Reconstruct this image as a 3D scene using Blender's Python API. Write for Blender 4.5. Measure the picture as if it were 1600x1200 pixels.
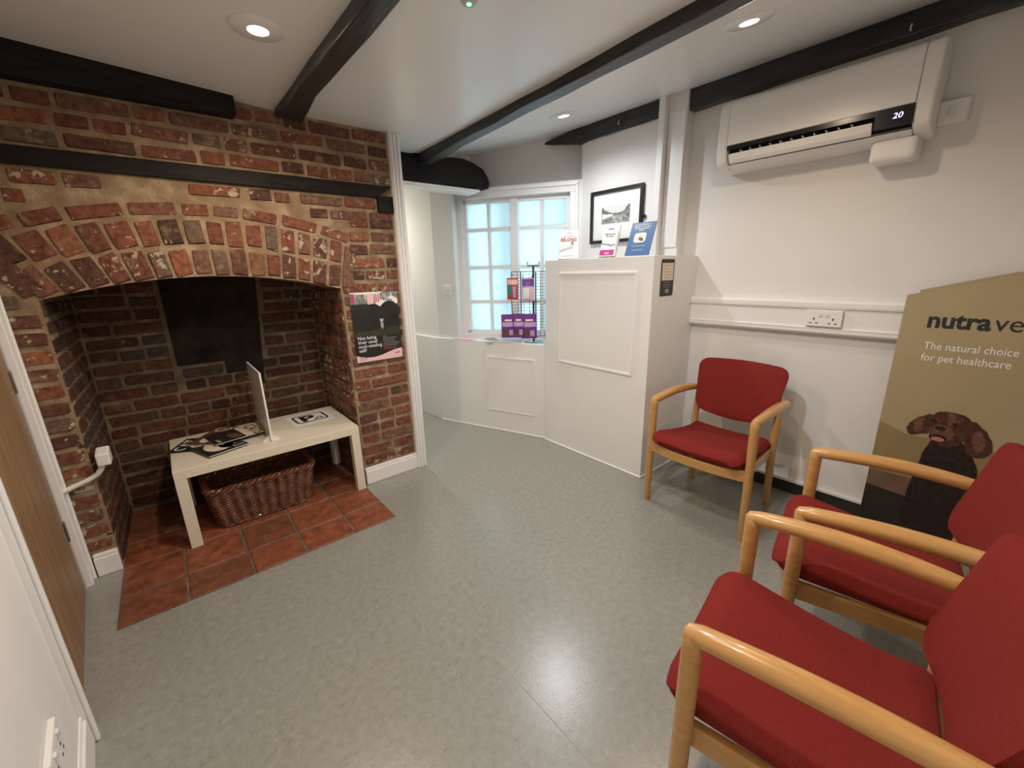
import bpy, bmesh, math, random
from mathutils import Matrix, Vector
random.seed(7)
for o in list(bpy.data.objects): bpy.data.objects.remove(o, do_unlink=True)
SC = bpy.context.scene
COL = SC.collection
V = Vector
R = math.radians

# ------------------------------------------------------------------ camera
def make_camera():
    yaw, pitch, roll = R(50.38), R(-15.34), R(-1.36)
    f = V((math.cos(pitch)*math.cos(yaw), math.cos(pitch)*math.sin(yaw), math.sin(pitch)))
    r = V((math.sin(yaw), -math.cos(yaw), 0)); u = r.cross(f)
    r2 = r*math.cos(roll)+u*math.sin(roll); u2 = u*math.cos(roll)-r*math.sin(roll)
    m = Matrix(((r2.x, u2.x, -f.x, 0), (r2.y, u2.y, -f.y, 0), (r2.z, u2.z, -f.z, 1.35), (0, 0, 0, 1)))
    c = bpy.data.cameras.new('camera'); c.sensor_width = 36; c.lens = 642.1/1600*36
    c.clip_start = .02
    o = bpy.data.objects.new('camera', c); o.matrix_world = m; COL.objects.link(o)
    SC.camera = o
make_camera()

# ------------------------------------------------------------------ world, lamps, exposure
SKY = (0.82, 0.93, 1.0); SKY_STRENGTH = 3.8
w = bpy.data.worlds.new('overcast_sky'); SC.world = w; w.use_nodes = True
w.node_tree.nodes['Background'].inputs[0].default_value = (*SKY, 1)
w.node_tree.nodes['Background'].inputs[1].default_value = SKY_STRENGTH
SC.view_settings.view_transform = 'Standard'; SC.view_settings.look = 'None'
SC.view_settings.gamma = 1; SC.view_settings.use_curve_mapping = False
SC.view_settings.exposure = 0.08
WARM = (1.0, 0.77, 0.55); COOL = (0.93, 0.96, 1.0); HALL = (1.0, 0.97, 0.84)
# x, y, colour, watts, label
DOWNLIGHTS = [
    (0.42, 1.81, WARM, 34, 'warm recessed downlight in the ceiling near the brick chimney wall'),
    (1.85, 0.815, WARM, 17, 'warm recessed downlight in the ceiling near the air conditioner'),
    (2.10, 1.98, COOL, 27, 'cool white recessed downlight in the ceiling before the window'),
    (0.45, 0.55, WARM, 27, 'warm fill downlight added out of view above the camera side of the floor'),  # unseen fill lamp, added to brighten the near side
    (0.97, 0.97, COOL, 42, 'cool white fill downlight added out of view above the middle of the floor'),  # added out of view to lift the middle of the room
    (1.52, 4.25, HALL, 42, 'unseen fill downlight added in the ceiling of the passage beyond the dark lintel'),  # unseen passage lamp, added for brightness
]
def ceil_z(x): return 2.15 + max(0.0, x-1.5)*0.196 + max(0.0, 0.6-x)*0.05

# ------------------------------------------------------------------ materials
MATS = {}
def nodes(name):
    m = bpy.data.materials.new(name); m.use_nodes = True
    nt = m.node_tree; return m, nt, nt.nodes['Principled BSDF']
def mat(name, col, rough=.6, var=0.0, vscale=20, bump=0.0, bscale=150, spec=.5, col2=None, stretch=None, metal=0.0, coat=0.0, emit=None, estr=0, detail=4):
    if name in MATS: return MATS[name]
    m, nt, b = nodes(name); N, L = nt.nodes, nt.links
    b.inputs['Roughness'].default_value = rough; b.inputs['Specular IOR Level'].default_value = spec
    b.inputs['Metallic'].default_value = metal; b.inputs['Coat Weight'].default_value = coat
    b.inputs['Base Color'].default_value = (*col, 1)
    tc = N.new('ShaderNodeTexCoord'); mp = N.new('ShaderNodeMapping'); L.new(tc.outputs['Object'], mp.inputs[0])
    if stretch: mp.inputs['Scale'].default_value = stretch
    if var or col2:
        n = N.new('ShaderNodeTexNoise'); n.inputs['Scale'].default_value = vscale; n.inputs['Detail'].default_value = detail
        L.new(mp.outputs[0], n.inputs[0])
        rp = N.new('ShaderNodeValToRGB'); c2 = col2 or tuple(c*(1-var) for c in col)
        rp.color_ramp.elements[0].position = .35; rp.color_ramp.elements[1].position = .65
        rp.color_ramp.elements[0].color = (*c2, 1); rp.color_ramp.elements[1].color = (*col, 1)
        L.new(n.outputs[0], rp.inputs[0]); L.new(rp.outputs[0], b.inputs['Base Color'])
    if bump:
        n2 = N.new('ShaderNodeTexNoise'); n2.inputs['Scale'].default_value = bscale; n2.inputs['Detail'].default_value = 3
        L.new(mp.outputs[0], n2.inputs[0])
        bp = N.new('ShaderNodeBump'); bp.inputs['Strength'].default_value = bump; bp.inputs['Distance'].default_value = .004
        L.new(n2.outputs[0], bp.inputs['Height']); L.new(bp.outputs[0], b.inputs['Normal'])
    if emit:
        b.inputs['Emission Color'].default_value = (*emit, 1); b.inputs['Emission Strength'].default_value = estr
    MATS[name] = m; return m

mat('plaster', (.76, .745, .72), .75, .03, 3, .12, 60)
mat('ceiling_paint', (.84, .84, .835), .28, .03, 2, .10, 25, .6)
mat('white_paint', (.80, .79, .77), .45, .02, 5)
mat('gloss_white', (.82, .82, .81), .3, .02, 8, .05, 40)
mat('white_plastic', (.80, .79, .77), .35)
mat('clear_white', (.70, .70, .69), .25)
mat('beam_black', (.014, .014, .016), .4, 0, 6, .6, 9, .5, (.032, .031, .032), (6, 1, 6), detail=6)
mat('beam_black_x', (.007, .006, .006), .6, 0, 6, .9, 9, .2, (.016, .014, .013), (1, 6, 6), detail=6)
mat('oak_door', (.32, .19, .09), .45, 0, 3.5, .1, 30, .4, (.22, .125, .06), (10, 10, .6), detail=6)
mat('beech', (.56, .31, .105), .28, 0, 6, .03, 40, .5, (.48, .255, .08), (14, 2, 14), coat=.35, detail=5)
mat('fabric_red', (.25, .027, .022), .9, .25, 350, .6, 700, .15)
mat('chair_back_shell', (.03, .028, .028), .6)
mat('bench_white', (.74, .68, .55), .4)
mat('wicker', (.20, .075, .036), .28, 0, 30, .2, 200, .5, (.09, .03, .016), coat=.5)
mat('black', (.012, .012, .013), .4)
mat('black_plastic', (.01, .01, .012), .2)
mat('dark_void', (.006, .006, .006), .9)
mat('hinge', (.20, .18, .15), .35, metal=.9)
mat('metal_grey', (.35, .35, .36), .35, metal=.8)
mat('wire_black', (.02, .02, .022), .45)
mat('sealant', (.86, .86, .84), .4)
mat('skirting_black', (.018, .016, .015), .5)
mat('seam', (.33, .33, .30), .5)
mat('paper_white', (.80, .79, .77), .6)
mat('soot', (.010, .008, .007), .85, 0, 9, .8, 25, .2, (.028, .019, .013), detail=8)
mat('standee_tan', (.38, .30, .165), .5, .12, 2.5)
mat('standee_edge', (.45, .36, .22), .7)
mat('ink_black', (.012, .012, .012), .5)
mat('ink_white', (.80, .79, .77), .5)
mat('ink_grey', (.30, .30, .31), .5)
mat('ink_lightgrey', (.55, .55, .56), .5)
mat('ink_red', (.50, .06, .06), .5)
mat('ink_pink', (.78, .50, .50), .5)
mat('ink_magenta', (.50, .03, .22), .5)
mat('ink_blue', (.045, .13, .31), .45)
mat('ink_cream', (.72, .63, .47), .5)
mat('ink_brown', (.16, .075, .04), .5, .5, 40)
mat('ink_green', (.05, .22, .15), .5)
mat('purple', (.17, .035, .26), .35, .2, 30)
mat('lilac', (.48, .33, .60), .4)
mat('mortar_cloth', (.34, .33, .33), .9, .2, 60, .3, 200)
mat('poster_dark', (.022, .024, .025), .35, 0, 14, 0, 1, .5, (.012, .013, .014))
mat('poster_grass', (.045, .048, .026), .35, .4, 60)
mat('photo_grey', (.50, .50, .48), .5, 0, 40, 0, 1, .5, (.12, .12, .12))
mat('photo_sky', (.66, .65, .61), .5)
mat('photo_dark', (.10, .10, .10), .5, 0, 60, 0, 1, .5, (.30, .30, .29))
mat('dog_fur', (.095, .034, .018), .6, 0, 60, 0, 1, .3, (.035, .014, .009), detail=8)
mat('dog_dark', (.030, .014, .010), .6, 0, 50, 0, 1, .3, (.012, .007, .006), detail=8)
mat('dog_light', (.17, .075, .045), .6, 0, 60, 0, 1, .3, (.10, .04, .024))
mat('dog_tongue', (.45, .16, .14), .5)
mat('rug', (.17, .095, .055), .6, .35, 12)
mat('standee_dark', (.016, .009, .007), .5)
mat('tan_shadow', (.26, .185, .085), .5, .2, 4)
mat('digit', (.5, .55, .7), .5, emit=(.62, .70, 1), estr=2.2)
mat('green_led', (.1, .5, .2), .4, emit=(.08, 1, .3), estr=6)
mat('lamp_ring', (.62, .60, .57), .45)
mat('lamp_ring_white', (.72, .72, .72), .35)
mat('lens_warm', (1, 1, 1), .3, emit=(1, .86, .68), estr=40)
mat('lens_cool', (1, 1, 1), .3, emit=(.95, .98, 1), estr=40)

def ramp(N, stops):
    r = N.new('ShaderNodeValToRGB'); e = r.color_ramp.elements
    e[0].position, e[0].color = stops[0][0], (*stops[0][1], 1); e[1].position, e[1].color = stops[-1][0], (*stops[-1][1], 1)
    for p, c in stops[1:-1]:
        k = e.new(p); k.color = (*c, 1)
    return r
def brick_mat(name, dark=1.0, lime=.62):
    m, nt, b = nodes(name); N, L = nt.nodes, nt.links
    oi = N.new('ShaderNodeObjectInfo'); tc = N.new('ShaderNodeTexCoord')
    geo = N.new('ShaderNodeNewGeometry')
    d = dark
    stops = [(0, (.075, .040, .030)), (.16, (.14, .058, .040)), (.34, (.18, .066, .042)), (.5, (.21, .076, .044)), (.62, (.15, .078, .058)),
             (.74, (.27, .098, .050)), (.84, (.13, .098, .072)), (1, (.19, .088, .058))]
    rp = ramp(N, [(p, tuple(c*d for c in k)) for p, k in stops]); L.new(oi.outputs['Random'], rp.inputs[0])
    n = N.new('ShaderNodeTexNoise'); n.inputs['Scale'].default_value = 45; n.inputs['Detail'].default_value = 6; L.new(geo.outputs['Position'], n.inputs[0])
    mr = N.new('ShaderNodeMapRange'); mr.inputs[1].default_value = .3; mr.inputs[2].default_value = .7; mr.inputs[3].default_value = .55; mr.inputs[4].default_value = 1.3
    L.new(n.outputs[0], mr.inputs[0])
    mu = N.new('ShaderNodeMix'); mu.data_type = 'RGBA'; mu.blend_type = 'MULTIPLY'; mu.inputs[0].default_value = 1
    L.new(rp.outputs[0], mu.inputs[6]); L.new(mr.outputs[0], mu.inputs[7])
    # lime and old paint smears: patches with their own shape, on some of the bricks only
    n2 = N.new('ShaderNodeTexNoise'); n2.inputs['Scale'].default_value = 26; n2.inputs['Detail'].default_value = 7; n2.inputs['Roughness'].default_value = .62
    L.new(geo.outputs['Position'], n2.inputs[0])
    n3 = N.new('ShaderNodeTexNoise'); n3.inputs['Scale'].default_value = 3.1; n3.inputs['Detail'].default_value = 2; L.new(geo.outputs['Position'], n3.inputs[0])
    ad = N.new('ShaderNodeMath'); ad.operation = 'ADD'; L.new(n2.outputs[0], ad.inputs[0])
    m3 = N.new('ShaderNodeMath'); m3.operation = 'MULTIPLY_ADD'; m3.inputs[1].default_value = .55; m3.inputs[2].default_value = -.275; L.new(n3.outputs[0], m3.inputs[0])
    L.new(m3.outputs[0], ad.inputs[1])
    lr = ramp(N, [(lime, (0, 0, 0)), (lime+.045, (1, 1, 1))]); L.new(ad.outputs[0], lr.inputs[0])
    mx = N.new('ShaderNodeMix'); mx.data_type = 'RGBA'
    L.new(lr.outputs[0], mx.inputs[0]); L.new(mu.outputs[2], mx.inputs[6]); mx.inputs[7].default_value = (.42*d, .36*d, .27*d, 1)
    n5 = N.new('ShaderNodeTexNoise'); n5.inputs['Scale'].default_value = 11; n5.inputs['Detail'].default_value = 9; n5.inputs['Roughness'].default_value = .7; L.new(geo.outputs['Position'], n5.inputs[0])
    sr = ramp(N, [(.555, (0, 0, 0)), (.66, (.8, .8, .8))]); L.new(n5.outputs[0], sr.inputs[0])
    mx2 = N.new('ShaderNodeMix'); mx2.data_type = 'RGBA'; L.new(sr.outputs[0], mx2.inputs[0]); L.new(mx.outputs[2], mx2.inputs[6]); mx2.inputs[7].default_value = (.27*d, .19*d, .115*d, 1)
    L.new(mx2.outputs[2], b.inputs['Base Color'])
    b.inputs['Roughness'].default_value = .8; b.inputs['Specular IOR Level'].default_value = .25
    bp = N.new('ShaderNodeBump'); bp.inputs['Strength'].default_value = .8; bp.inputs['Distance'].default_value = .004
    n4 = N.new('ShaderNodeTexNoise'); n4.inputs['Scale'].default_value = 70; n4.inputs['Detail'].default_value = 5; L.new(geo.outputs['Position'], n4.inputs[0])
    L.new(n4.outputs[0], bp.inputs['Height']); L.new(bp.outputs[0], b.inputs['Normal'])
    MATS[name] = m
brick_mat('brick'); brick_mat('brick_soot_shade', .46, .70)  # second copy is darker: soot plus the fireplace's shade put into its colour
def mortar_mat(name, d=1.0):
    m, nt, b = nodes(name); N, L = nt.nodes, nt.links
    geo = N.new('ShaderNodeNewGeometry')
    n = N.new('ShaderNodeTexNoise'); n.inputs['Scale'].default_value = 14; n.inputs['Detail'].default_value = 8; L.new(geo.outputs['Position'], n.inputs[0])
    rp = ramp(N, [(.3, tuple(c*d for c in (.20, .135, .08))), (.52, tuple(c*d for c in (.29, .205, .125))), (.68, tuple(c*d for c in (.40, .31, .21)))])
    L.new(n.outputs[0], rp.inputs[0]); L.new(rp.outputs[0], b.inputs['Base Color']); b.inputs['Roughness'].default_value = .9
    n2 = N.new('ShaderNodeTexNoise'); n2.inputs['Scale'].default_value = 90; n2.inputs['Detail'].default_value = 6; L.new(geo.outputs['Position'], n2.inputs[0])
    bp = N.new('ShaderNodeBump'); bp.inputs['Strength'].default_value = .8; bp.inputs['Distance'].default_value = .006
    L.new(n2.outputs[0], bp.inputs['Height']); L.new(bp.outputs[0], b.inputs['Normal']); MATS[name] = m
mortar_mat('mortar'); mortar_mat('mortar_dark', .5)  # darker copy: fireplace soot and shade in its colour, also the hearth joints
def tile_mat():
    m, nt, b = nodes('quarry_tile'); N, L = nt.nodes, nt.links
    oi = N.new('ShaderNodeObjectInfo'); geo = N.new('ShaderNodeNewGeometry')
    rp = ramp(N, [(0, (.17, .062, .032)), (.35, (.25, .075, .034)), (.7, (.28, .082, .036)), (1, (.20, .080, .042))]); L.new(oi.outputs['Random'], rp.inputs[0])
    n = N.new('ShaderNodeTexNoise'); n.inputs['Scale'].default_value = 18; n.inputs['Detail'].default_value = 8; n.inputs['Roughness'].default_value = .65; L.new(geo.outputs['Position'], n.inputs[0])
    mr = N.new('ShaderNodeMapRange'); mr.inputs[1].default_value = .3; mr.inputs[2].default_value = .7; mr.inputs[3].default_value = .45; mr.inputs[4].default_value = 1.3
    L.new(n.outputs[0], mr.inputs[0])
    mu = N.new('ShaderNodeMix'); mu.data_type = 'RGBA'; mu.blend_type = 'MULTIPLY'; mu.inputs[0].default_value = 1
    L.new(rp.outputs[0], mu.inputs[6]); L.new(mr.outputs[0], mu.inputs[7]); L.new(mu.outputs[2], b.inputs['Base Color'])
    b.inputs['Roughness'].default_value = .5
    bp = N.new('ShaderNodeBump'); bp.inputs['Strength'].default_value = .3; bp.inputs['Distance'].default_value = .003
    L.new(n.outputs[0], bp.inputs['Height']); L.new(bp.outputs[0], b.inputs['Normal']); MATS['quarry_tile'] = m
tile_mat()
def floor_mat():
    m, nt, b = nodes('sheet_floor'); N, L = nt.nodes, nt.links
    geo = N.new('ShaderNodeNewGeometry')
    n = N.new('ShaderNodeTexNoise'); n.inputs['Scale'].default_value = 38; n.inputs['Detail'].default_value = 5; n.inputs['Roughness'].default_value = .7; L.new(geo.outputs['Position'], n.inputs[0])
    rp = ramp(N, [(.28, (.215, .208, .180)), (.42, (.265, .265, .236)), (.55, (.285, .287, .258)), (.72, (.33, .332, .298))]); L.new(n.outputs[0], rp.inputs[0])
    mp = N.new('ShaderNodeMapping'); mp.inputs['Scale'].default_value = (60, 110, 60); mp.inputs['Rotation'].default_value = (0, 0, .6); L.new(geo.outputs['Position'], mp.inputs[0])
    vo = N.new('ShaderNodeTexNoise'); vo.inputs['Scale'].default_value = 1; vo.inputs['Detail'].default_value = 2; L.new(mp.outputs[0], vo.inputs[0])
    fr = ramp(N, [(.28, (.76, .72, .66)), (.36, (1, 1, 1)), (.68, (1, 1, 1)), (.76, (1.07, 1.07, 1.05))]); L.new(vo.outputs[0], fr.inputs[0])
    mu = N.new('ShaderNodeMix'); mu.data_type = 'RGBA'; mu.blend_type = 'MULTIPLY'; mu.inputs[0].default_value = 1
    L.new(rp.outputs[0], mu.inputs[6]); L.new(fr.outputs[0], mu.inputs[7]); L.new(mu.outputs[2], b.inputs['Base Color'])
    b.inputs['Roughness'].default_value = .27; b.inputs['Specular IOR Level'].default_value = .95
    n2 = N.new('ShaderNodeTexNoise'); n2.inputs['Scale'].default_value = 160; L.new(geo.outputs['Position'], n2.inputs[0])
    bp = N.new('ShaderNodeBump'); bp.inputs['Strength'].default_value = .12; bp.inputs['Distance'].default_value = .002
    L.new(n2.outputs[0], bp.inputs['Height']); L.new(bp.outputs[0], b.inputs['Normal']); MATS['sheet_floor'] = m
floor_mat()
def pane_mat():
    m = bpy.data.materials.new('obscured_glass'); m.use_nodes = True; nt = m.node_tree; N, L = nt.nodes, nt.links
    N.remove(N['Principled BSDF']); out = N['Material Output']
    tr = N.new('ShaderNodeBsdfTranslucent'); tr.inputs[0].default_value = (.78, .90, .92, 1)
    tp = N.new('ShaderNodeBsdfTransparent'); tp.inputs[0].default_value = (.26, .31, .32, 1)
    gl = N.new('ShaderNodeBsdfGlossy'); gl.inputs['Roughness'].default_value = .15
    tc = N.new('ShaderNodeTexCoord'); ch = N.new('ShaderNodeTexChecker'); ch.inputs['Scale'].default_value = 130
    L.new(tc.outputs['Object'], ch.inputs[0])
    mr = N.new('ShaderNodeMapRange'); mr.inputs[3].default_value = .30; mr.inputs[4].default_value = .46; L.new(ch.outputs[1], mr.inputs[0])
    m1 = N.new('ShaderNodeMixShader'); L.new(mr.outputs[0], m1.inputs[0]); L.new(tr.outputs[0], m1.inputs[1]); L.new(tp.outputs[0], m1.inputs[2])
    m2 = N.new('ShaderNodeMixShader'); m2.inputs[0].default_value = .05; L.new(m1.outputs[0], m2.inputs[1]); L.new(gl.outputs[0], m2.inputs[2])
    L.new(m2.outputs[0], out.inputs[0]); MATS['obscured_glass'] = m
pane_mat()

# ------------------------------------------------------------------ mesh helpers
WM = {}
class MB:
    def __init__(s): s.v = []; s.f = []
    def add(s, vs, fs):
        n = len(s.v); s.v += [tuple(p) for p in vs]; s.f += [tuple(i+n for i in f) for f in fs]; return s
    def box(s, x0, y0, z0, x1, y1, z1):
        return s.add([(x0,y0,z0),(x1,y0,z0),(x1,y1,z0),(x0,y1,z0),(x0,y0,z1),(x1,y0,z1),(x1,y1,z1),(x0,y1,z1)],
                     [(0,3,2,1),(4,5,6,7),(0,1,5,4),(1,2,6,5),(2,3,7,6),(3,0,4,7)])
    def hexa(s, b, t):      # four base and four top points, same order
        return s.add(list(b)+list(t), [(3,2,1,0),(4,5,6,7),(0,1,5,4),(1,2,6,5),(2,3,7,6),(3,0,4,7)])
    def plan(s, pts, z0, z1):   # vertical prism over a plan polygon
        n = len(pts)
        return s.add([(x,y,z0) for x,y in pts]+[(x,y,z1) for x,y in pts],
                     [tuple(range(n))[::-1], tuple(range(n,2*n))]+[(i,(i+1)%n,n+(i+1)%n,n+i) for i in range(n)])
    def slab(s, fr, pts, t0, t1):   # polygon in a frame, from lift t0 to t1
        o,u,v = fr; n = u.cross(v); k = len(pts)
        return s.add([o+u*x+v*y+n*t0 for x,y in pts]+[o+u*x+v*y+n*t1 for x,y in pts],
                     [tuple(range(k))[::-1], tuple(range(k,2*k))]+[(i,(i+1)%k,k+(i+1)%k,k+i) for i in range(k)])
    def tube(s, pts, r, n=10, closed=False, squash=None):
        pts = [V(p) for p in pts]; k = len(pts); rs = r if isinstance(r,(list,tuple)) else [r]*k
        vs = []; up = None
        for i,p in enumerate(pts):
            if closed: t = pts[(i+1)%k]-pts[i-1]
            else: t = pts[min(i+1,k-1)]-pts[max(i-1,0)]
            t.normalize()
            if up is None:
                up = V((0,0,1)) if abs(t.z)<.9 else V((1,0,0))
            a = t.cross(up)
            if a.length<1e-5: a = t.cross(V((0,1,0)))
            a.normalize(); b = a.cross(t); up = b
            for j in range(n):
                q = 2*math.pi*j/n; vs.append(p+a*math.cos(q)*rs[i]*(squash or 1)+b*math.sin(q)*rs[i])
        fs = []
        for i in range(k if closed else k-1):
            for j in range(n):
                c=i*n; d=((i+1)%k)*n; fs.append((c+j,c+(j+1)%n,d+(j+1)%n,d+j))
        if not closed: fs += [tuple(range(n))[::-1], tuple(range((k-1)*n,k*n))]
        return s.add(vs, fs)
    def lathe(s, prof, c=(0,0,0), n=32, axis=None):
        vs=[]; k=len(prof)
        for r,z in prof:
            for j in range(n):
                q=2*math.pi*j/n; vs.append((c[0]+r*math.cos(q),c[1]+r*math.sin(q),c[2]+z))
        fs=[(i*n+j,i*n+(j+1)%n,(i+1)*n+(j+1)%n,(i+1)*n+j) for i in range(k-1) for j in range(n)]
        fs.append(tuple(range(n))[::-1]); fs.append(tuple(range((k-1)*n,k*n)))
        return s.add(vs,fs)
    def shell(s, top, bot, nu, nv):    # closed solid between two (nu+1)x(nv+1) point grids
        n=(nu+1)*(nv+1); vs=[top(i/nu,j/nv) for i in range(nu+1) for j in range(nv+1)]+[bot(i/nu,j/nv) for i in range(nu+1) for j in range(nv+1)]
        I=lambda i,j:i*(nv+1)+j; fs=[]
        for i in range(nu):
            for j in range(nv):
                fs.append((I(i,j),I(i+1,j),I(i+1,j+1),I(i,j+1))); fs.append((n+I(i,j+1),n+I(i+1,j+1),n+I(i+1,j),n+I(i,j)))
        for i in range(nu):
            fs.append((I(i+1,0),I(i,0),n+I(i,0),n+I(i+1,0))); fs.append((I(i,nv),I(i+1,nv),n+I(i+1,nv),n+I(i,nv)))
        for j in range(nv):
            fs.append((I(0,j),I(0,j+1),n+I(0,j+1),n+I(0,j))); fs.append((I(nu,j+1),I(nu,j),n+I(nu,j),n+I(nu,j+1)))
        return s.add(vs,fs)
    def mesh(s, name, m, smooth=False):
        me = bpy.data.meshes.new(name); me.from_pydata(s.v, [], s.f); me.materials.append(MATS[m] if isinstance(m,str) else m)
        bm = bmesh.new(); bm.from_mesh(me); bmesh.ops.recalc_face_normals(bm, faces=bm.faces)
        if smooth:
            for f in bm.faces: f.smooth = True
            for e in bm.edges:
                if len(e.link_faces)==2 and e.calc_face_angle(0)>R(42): e.smooth=False
        bm.to_mesh(me); bm.free(); return me
def link(name, data, parent=None, local=False):
    o = bpy.data.objects.new(name, data); COL.objects.link(o)
    if parent:
        o.parent = parent
        if not local: o.matrix_parent_inverse = WM.get(parent.name, Matrix()).inverted()
        WM[o.name] = WM.get(parent.name, Matrix()).copy() if local else Matrix()
    return o
def obj(name, mb, m, parent=None, smooth=False, bevel=0, local=False, seg=2):
    o = link(name, mb.mesh(name, m, smooth), parent, local)
    if bevel:
        b = o.modifiers.new('bevel','BEVEL'); b.width=bevel; b.segments=seg; b.limit_method='ANGLE'; b.angle_limit=R(40)
    return o
def tag(o, label=None, cat=None, group=None, kind=None):
    for k,v_ in (('label',label),('category',cat),('group',group),('kind',kind)):
        if v_: o[k]=v_
    return o
def thing(name, label, cat, loc=(0,0,0), rz=0, group=None, tilt=0):
    o = bpy.data.objects.new(name, None); COL.objects.link(o); o.empty_display_size=.1
    o.location=loc; o.rotation_euler=(tilt,0,rz)
    WM[o.name] = Matrix.Translation(loc)@Matrix.Rotation(rz,4,'Z')@Matrix.Rotation(tilt,4,'X')
    return tag(o,label,cat,group)
def struct(name, mb, m, parent=None, smooth=False, bevel=0, label=None):
    o = obj(name, mb, m, parent, smooth, bevel)
    if not parent: o['kind']='structure'
    if label: o['label']=label
    return o
def frame(o,u,v): return (V(o),V(u).normalized(),V(v).normalized())
def text(name, body, size, m, fr, x, y, lift, parent, bold=0, shear=0, align='LEFT', local=False, squeeze=1, spacing=1):
    c = bpy.data.curves.new(name,'FONT'); c.body=body; c.size=size; c.offset=bold; c.shear=shear; c.align_x=align; c.resolution_u=3; c.space_line=spacing
    t = bpy.data.objects.new(name,c); COL.objects.link(t)
    dg = bpy.context.evaluated_depsgraph_get(); me = bpy.data.meshes.new_from_object(t.evaluated_get(dg))
    bpy.data.objects.remove(t, do_unlink=True); bpy.data.curves.remove(c)
    o_,u,v = fr; n=u.cross(v)
    for q in me.vertices:
        p=q.co.copy(); q.co = o_+u*(x+p.x*squeeze)+v*(y+p.y)+n*lift
    me.materials.clear(); me.materials.append(MATS[m]); me.name=name
    return link(name, me, parent, local)
def decal(name, fr, pts, m, lift, parent, local=False):
    mb = MB().slab(fr, pts, lift-.0004, lift); return obj(name, mb, m, parent, local=local)
def rect(x0,y0,x1,y1): return [(x0,y0),(x1,y0),(x1,y1),(x0,y1)]
def rrect(x0,y0,x1,y1,r,k=4):
    out=[]
    for cx,cy,a in ((x1-r,y0+r,-90),(x1-r,y1-r,0),(x0+r,y1-r,90),(x0+r,y0+r,180)):
        for i in range(k+1):
            q=R(a+90*i/k); out.append((cx+r*math.cos(q),cy+r*math.sin(q)))
    return out
def ell(cx,cy,rx,ry,n=20,rot=0):
    out=[]
    for i in range(n):
        q=2*math.pi*i/n; x=rx*math.cos(q); y=ry*math.sin(q)
        out.append((cx+x*math.cos(rot)-y*math.sin(rot), cy+x*math.sin(rot)+y*math.cos(rot)))
    return out
def lerp(a,b,t): return a+(b-a)*t

# ================================================================== PLAN
BY = 2.54            # face of the brick chimney wall
RX = 2.74            # right wall
PX_ = 2.65           # plaster of the wall behind the cupboard
NY = -.34            # near wall, behind the chairs
def lx(y): return -.420-.085*(y-1.55)     # left wall line
P0 = V((1.849,3.283)); P1 = V((1.80,3.72)); PB = V((2.239,2.278)); W0 = V((2.052,3.165)); W1 = V((2.655,2.28)); VR = V((1.93,3.074))
ZT = 2.75            # walls run up behind the ceiling
# ------------------------------------------------------------------ floor and ceiling
fl = struct('floor', MB().plan([(-.9,-.6),(3.1,-.6),(3.1,4.9),(-.9,4.9)], -.06, 0), 'sheet_floor')
obj('weld_seam', MB().box(.6855,NY,-.01,.6885,2.045,.0006), 'seam', fl)
obj('weld_seam', MB().box(.855,2.10,-.01,.857,2.52,.0006), 'seam', fl)
cz = lambda x: ceil_z(x)
mbc = MB()
xs = [-.9,.6,1.5,3.1]
for a,b in zip(xs,xs[1:]):
    mbc.hexa([(a,-.6,cz(a)),(b,-.6,cz(b)),(b,4.9,cz(b)),(a,4.9,cz(a))],[(a,-.6,cz(a)+.12),(b,-.6,cz(b)+.12),(b,4.9,cz(b)+.12),(a,4.9,cz(a)+.12)])
struct('ceiling', mbc, 'ceiling_paint')
# ------------------------------------------------------------------ left wall with door
D0, D1 = 1.605, 2.468          # door opening along y
wl = MB()
for y0,y1,z0,z1 in ((-.6,D0,0,ZT),(D1,2.75,0,ZT),(D0,D1,1.98,ZT)):
    wl.plan([(lx(y0)-.14,y0),(lx(y0),y0),(lx(y1),y1),(lx(y1)-.14,y1)], z0, z1)
wall_left = struct('wall_left', wl, 'plaster')
def on_left(y, off): return (lx(y)+off, y+.085*off)
def lbar(mb,y0,y1,off0,off1,z0,z1):
    a,b=on_left(y0,off0),on_left(y1,off0); c,d=on_left(y1,off1),on_left(y0,off1)
    return mb.plan([a,d,c,b],z0,z1)
dr = struct('door_1', lbar(MB(),D0+.01,D1-.005,-.055,-.012,.008,1.97), 'oak_door', label='plain oak veneer door closed in the left wall')
for z in (.30,.975,1.70):
    obj('hinge', lbar(MB(),D1-.028,D1+.006,-.02,-.006,z-.045,z+.045), 'hinge', dr, bevel=.003)
dfr = MB()
for y0,y1 in ((D0-.075,D0+.004),(D1-.004,D1+.068)):
    lbar(dfr,y0,y1,-.01,.016,0,2.05); 
    lbar(dfr,(y0 if y0<D0-.01 else y1-.022),(y0+.022 if y0<D0-.01 else y1),.015,.026,0,2.05)
lbar(dfr,D0-.075,D1+.068,-.01,.018,1.975,2.05)
struct('trim_1', dfr, 'gloss_white', bevel=.005, label='white moulded architrave around the oak door')
struct('baseboard_left', lbar(lbar(MB(),NY,D0-.075,0,.014,0,.10),NY,D0-.075,0,.008,.10,.118), 'gloss_white', bevel=.004)
# ------------------------------------------------------------------ near wall
struct('wall_near', MB().box(-.9,NY-.15,0,3.1,NY,ZT), 'plaster')
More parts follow.
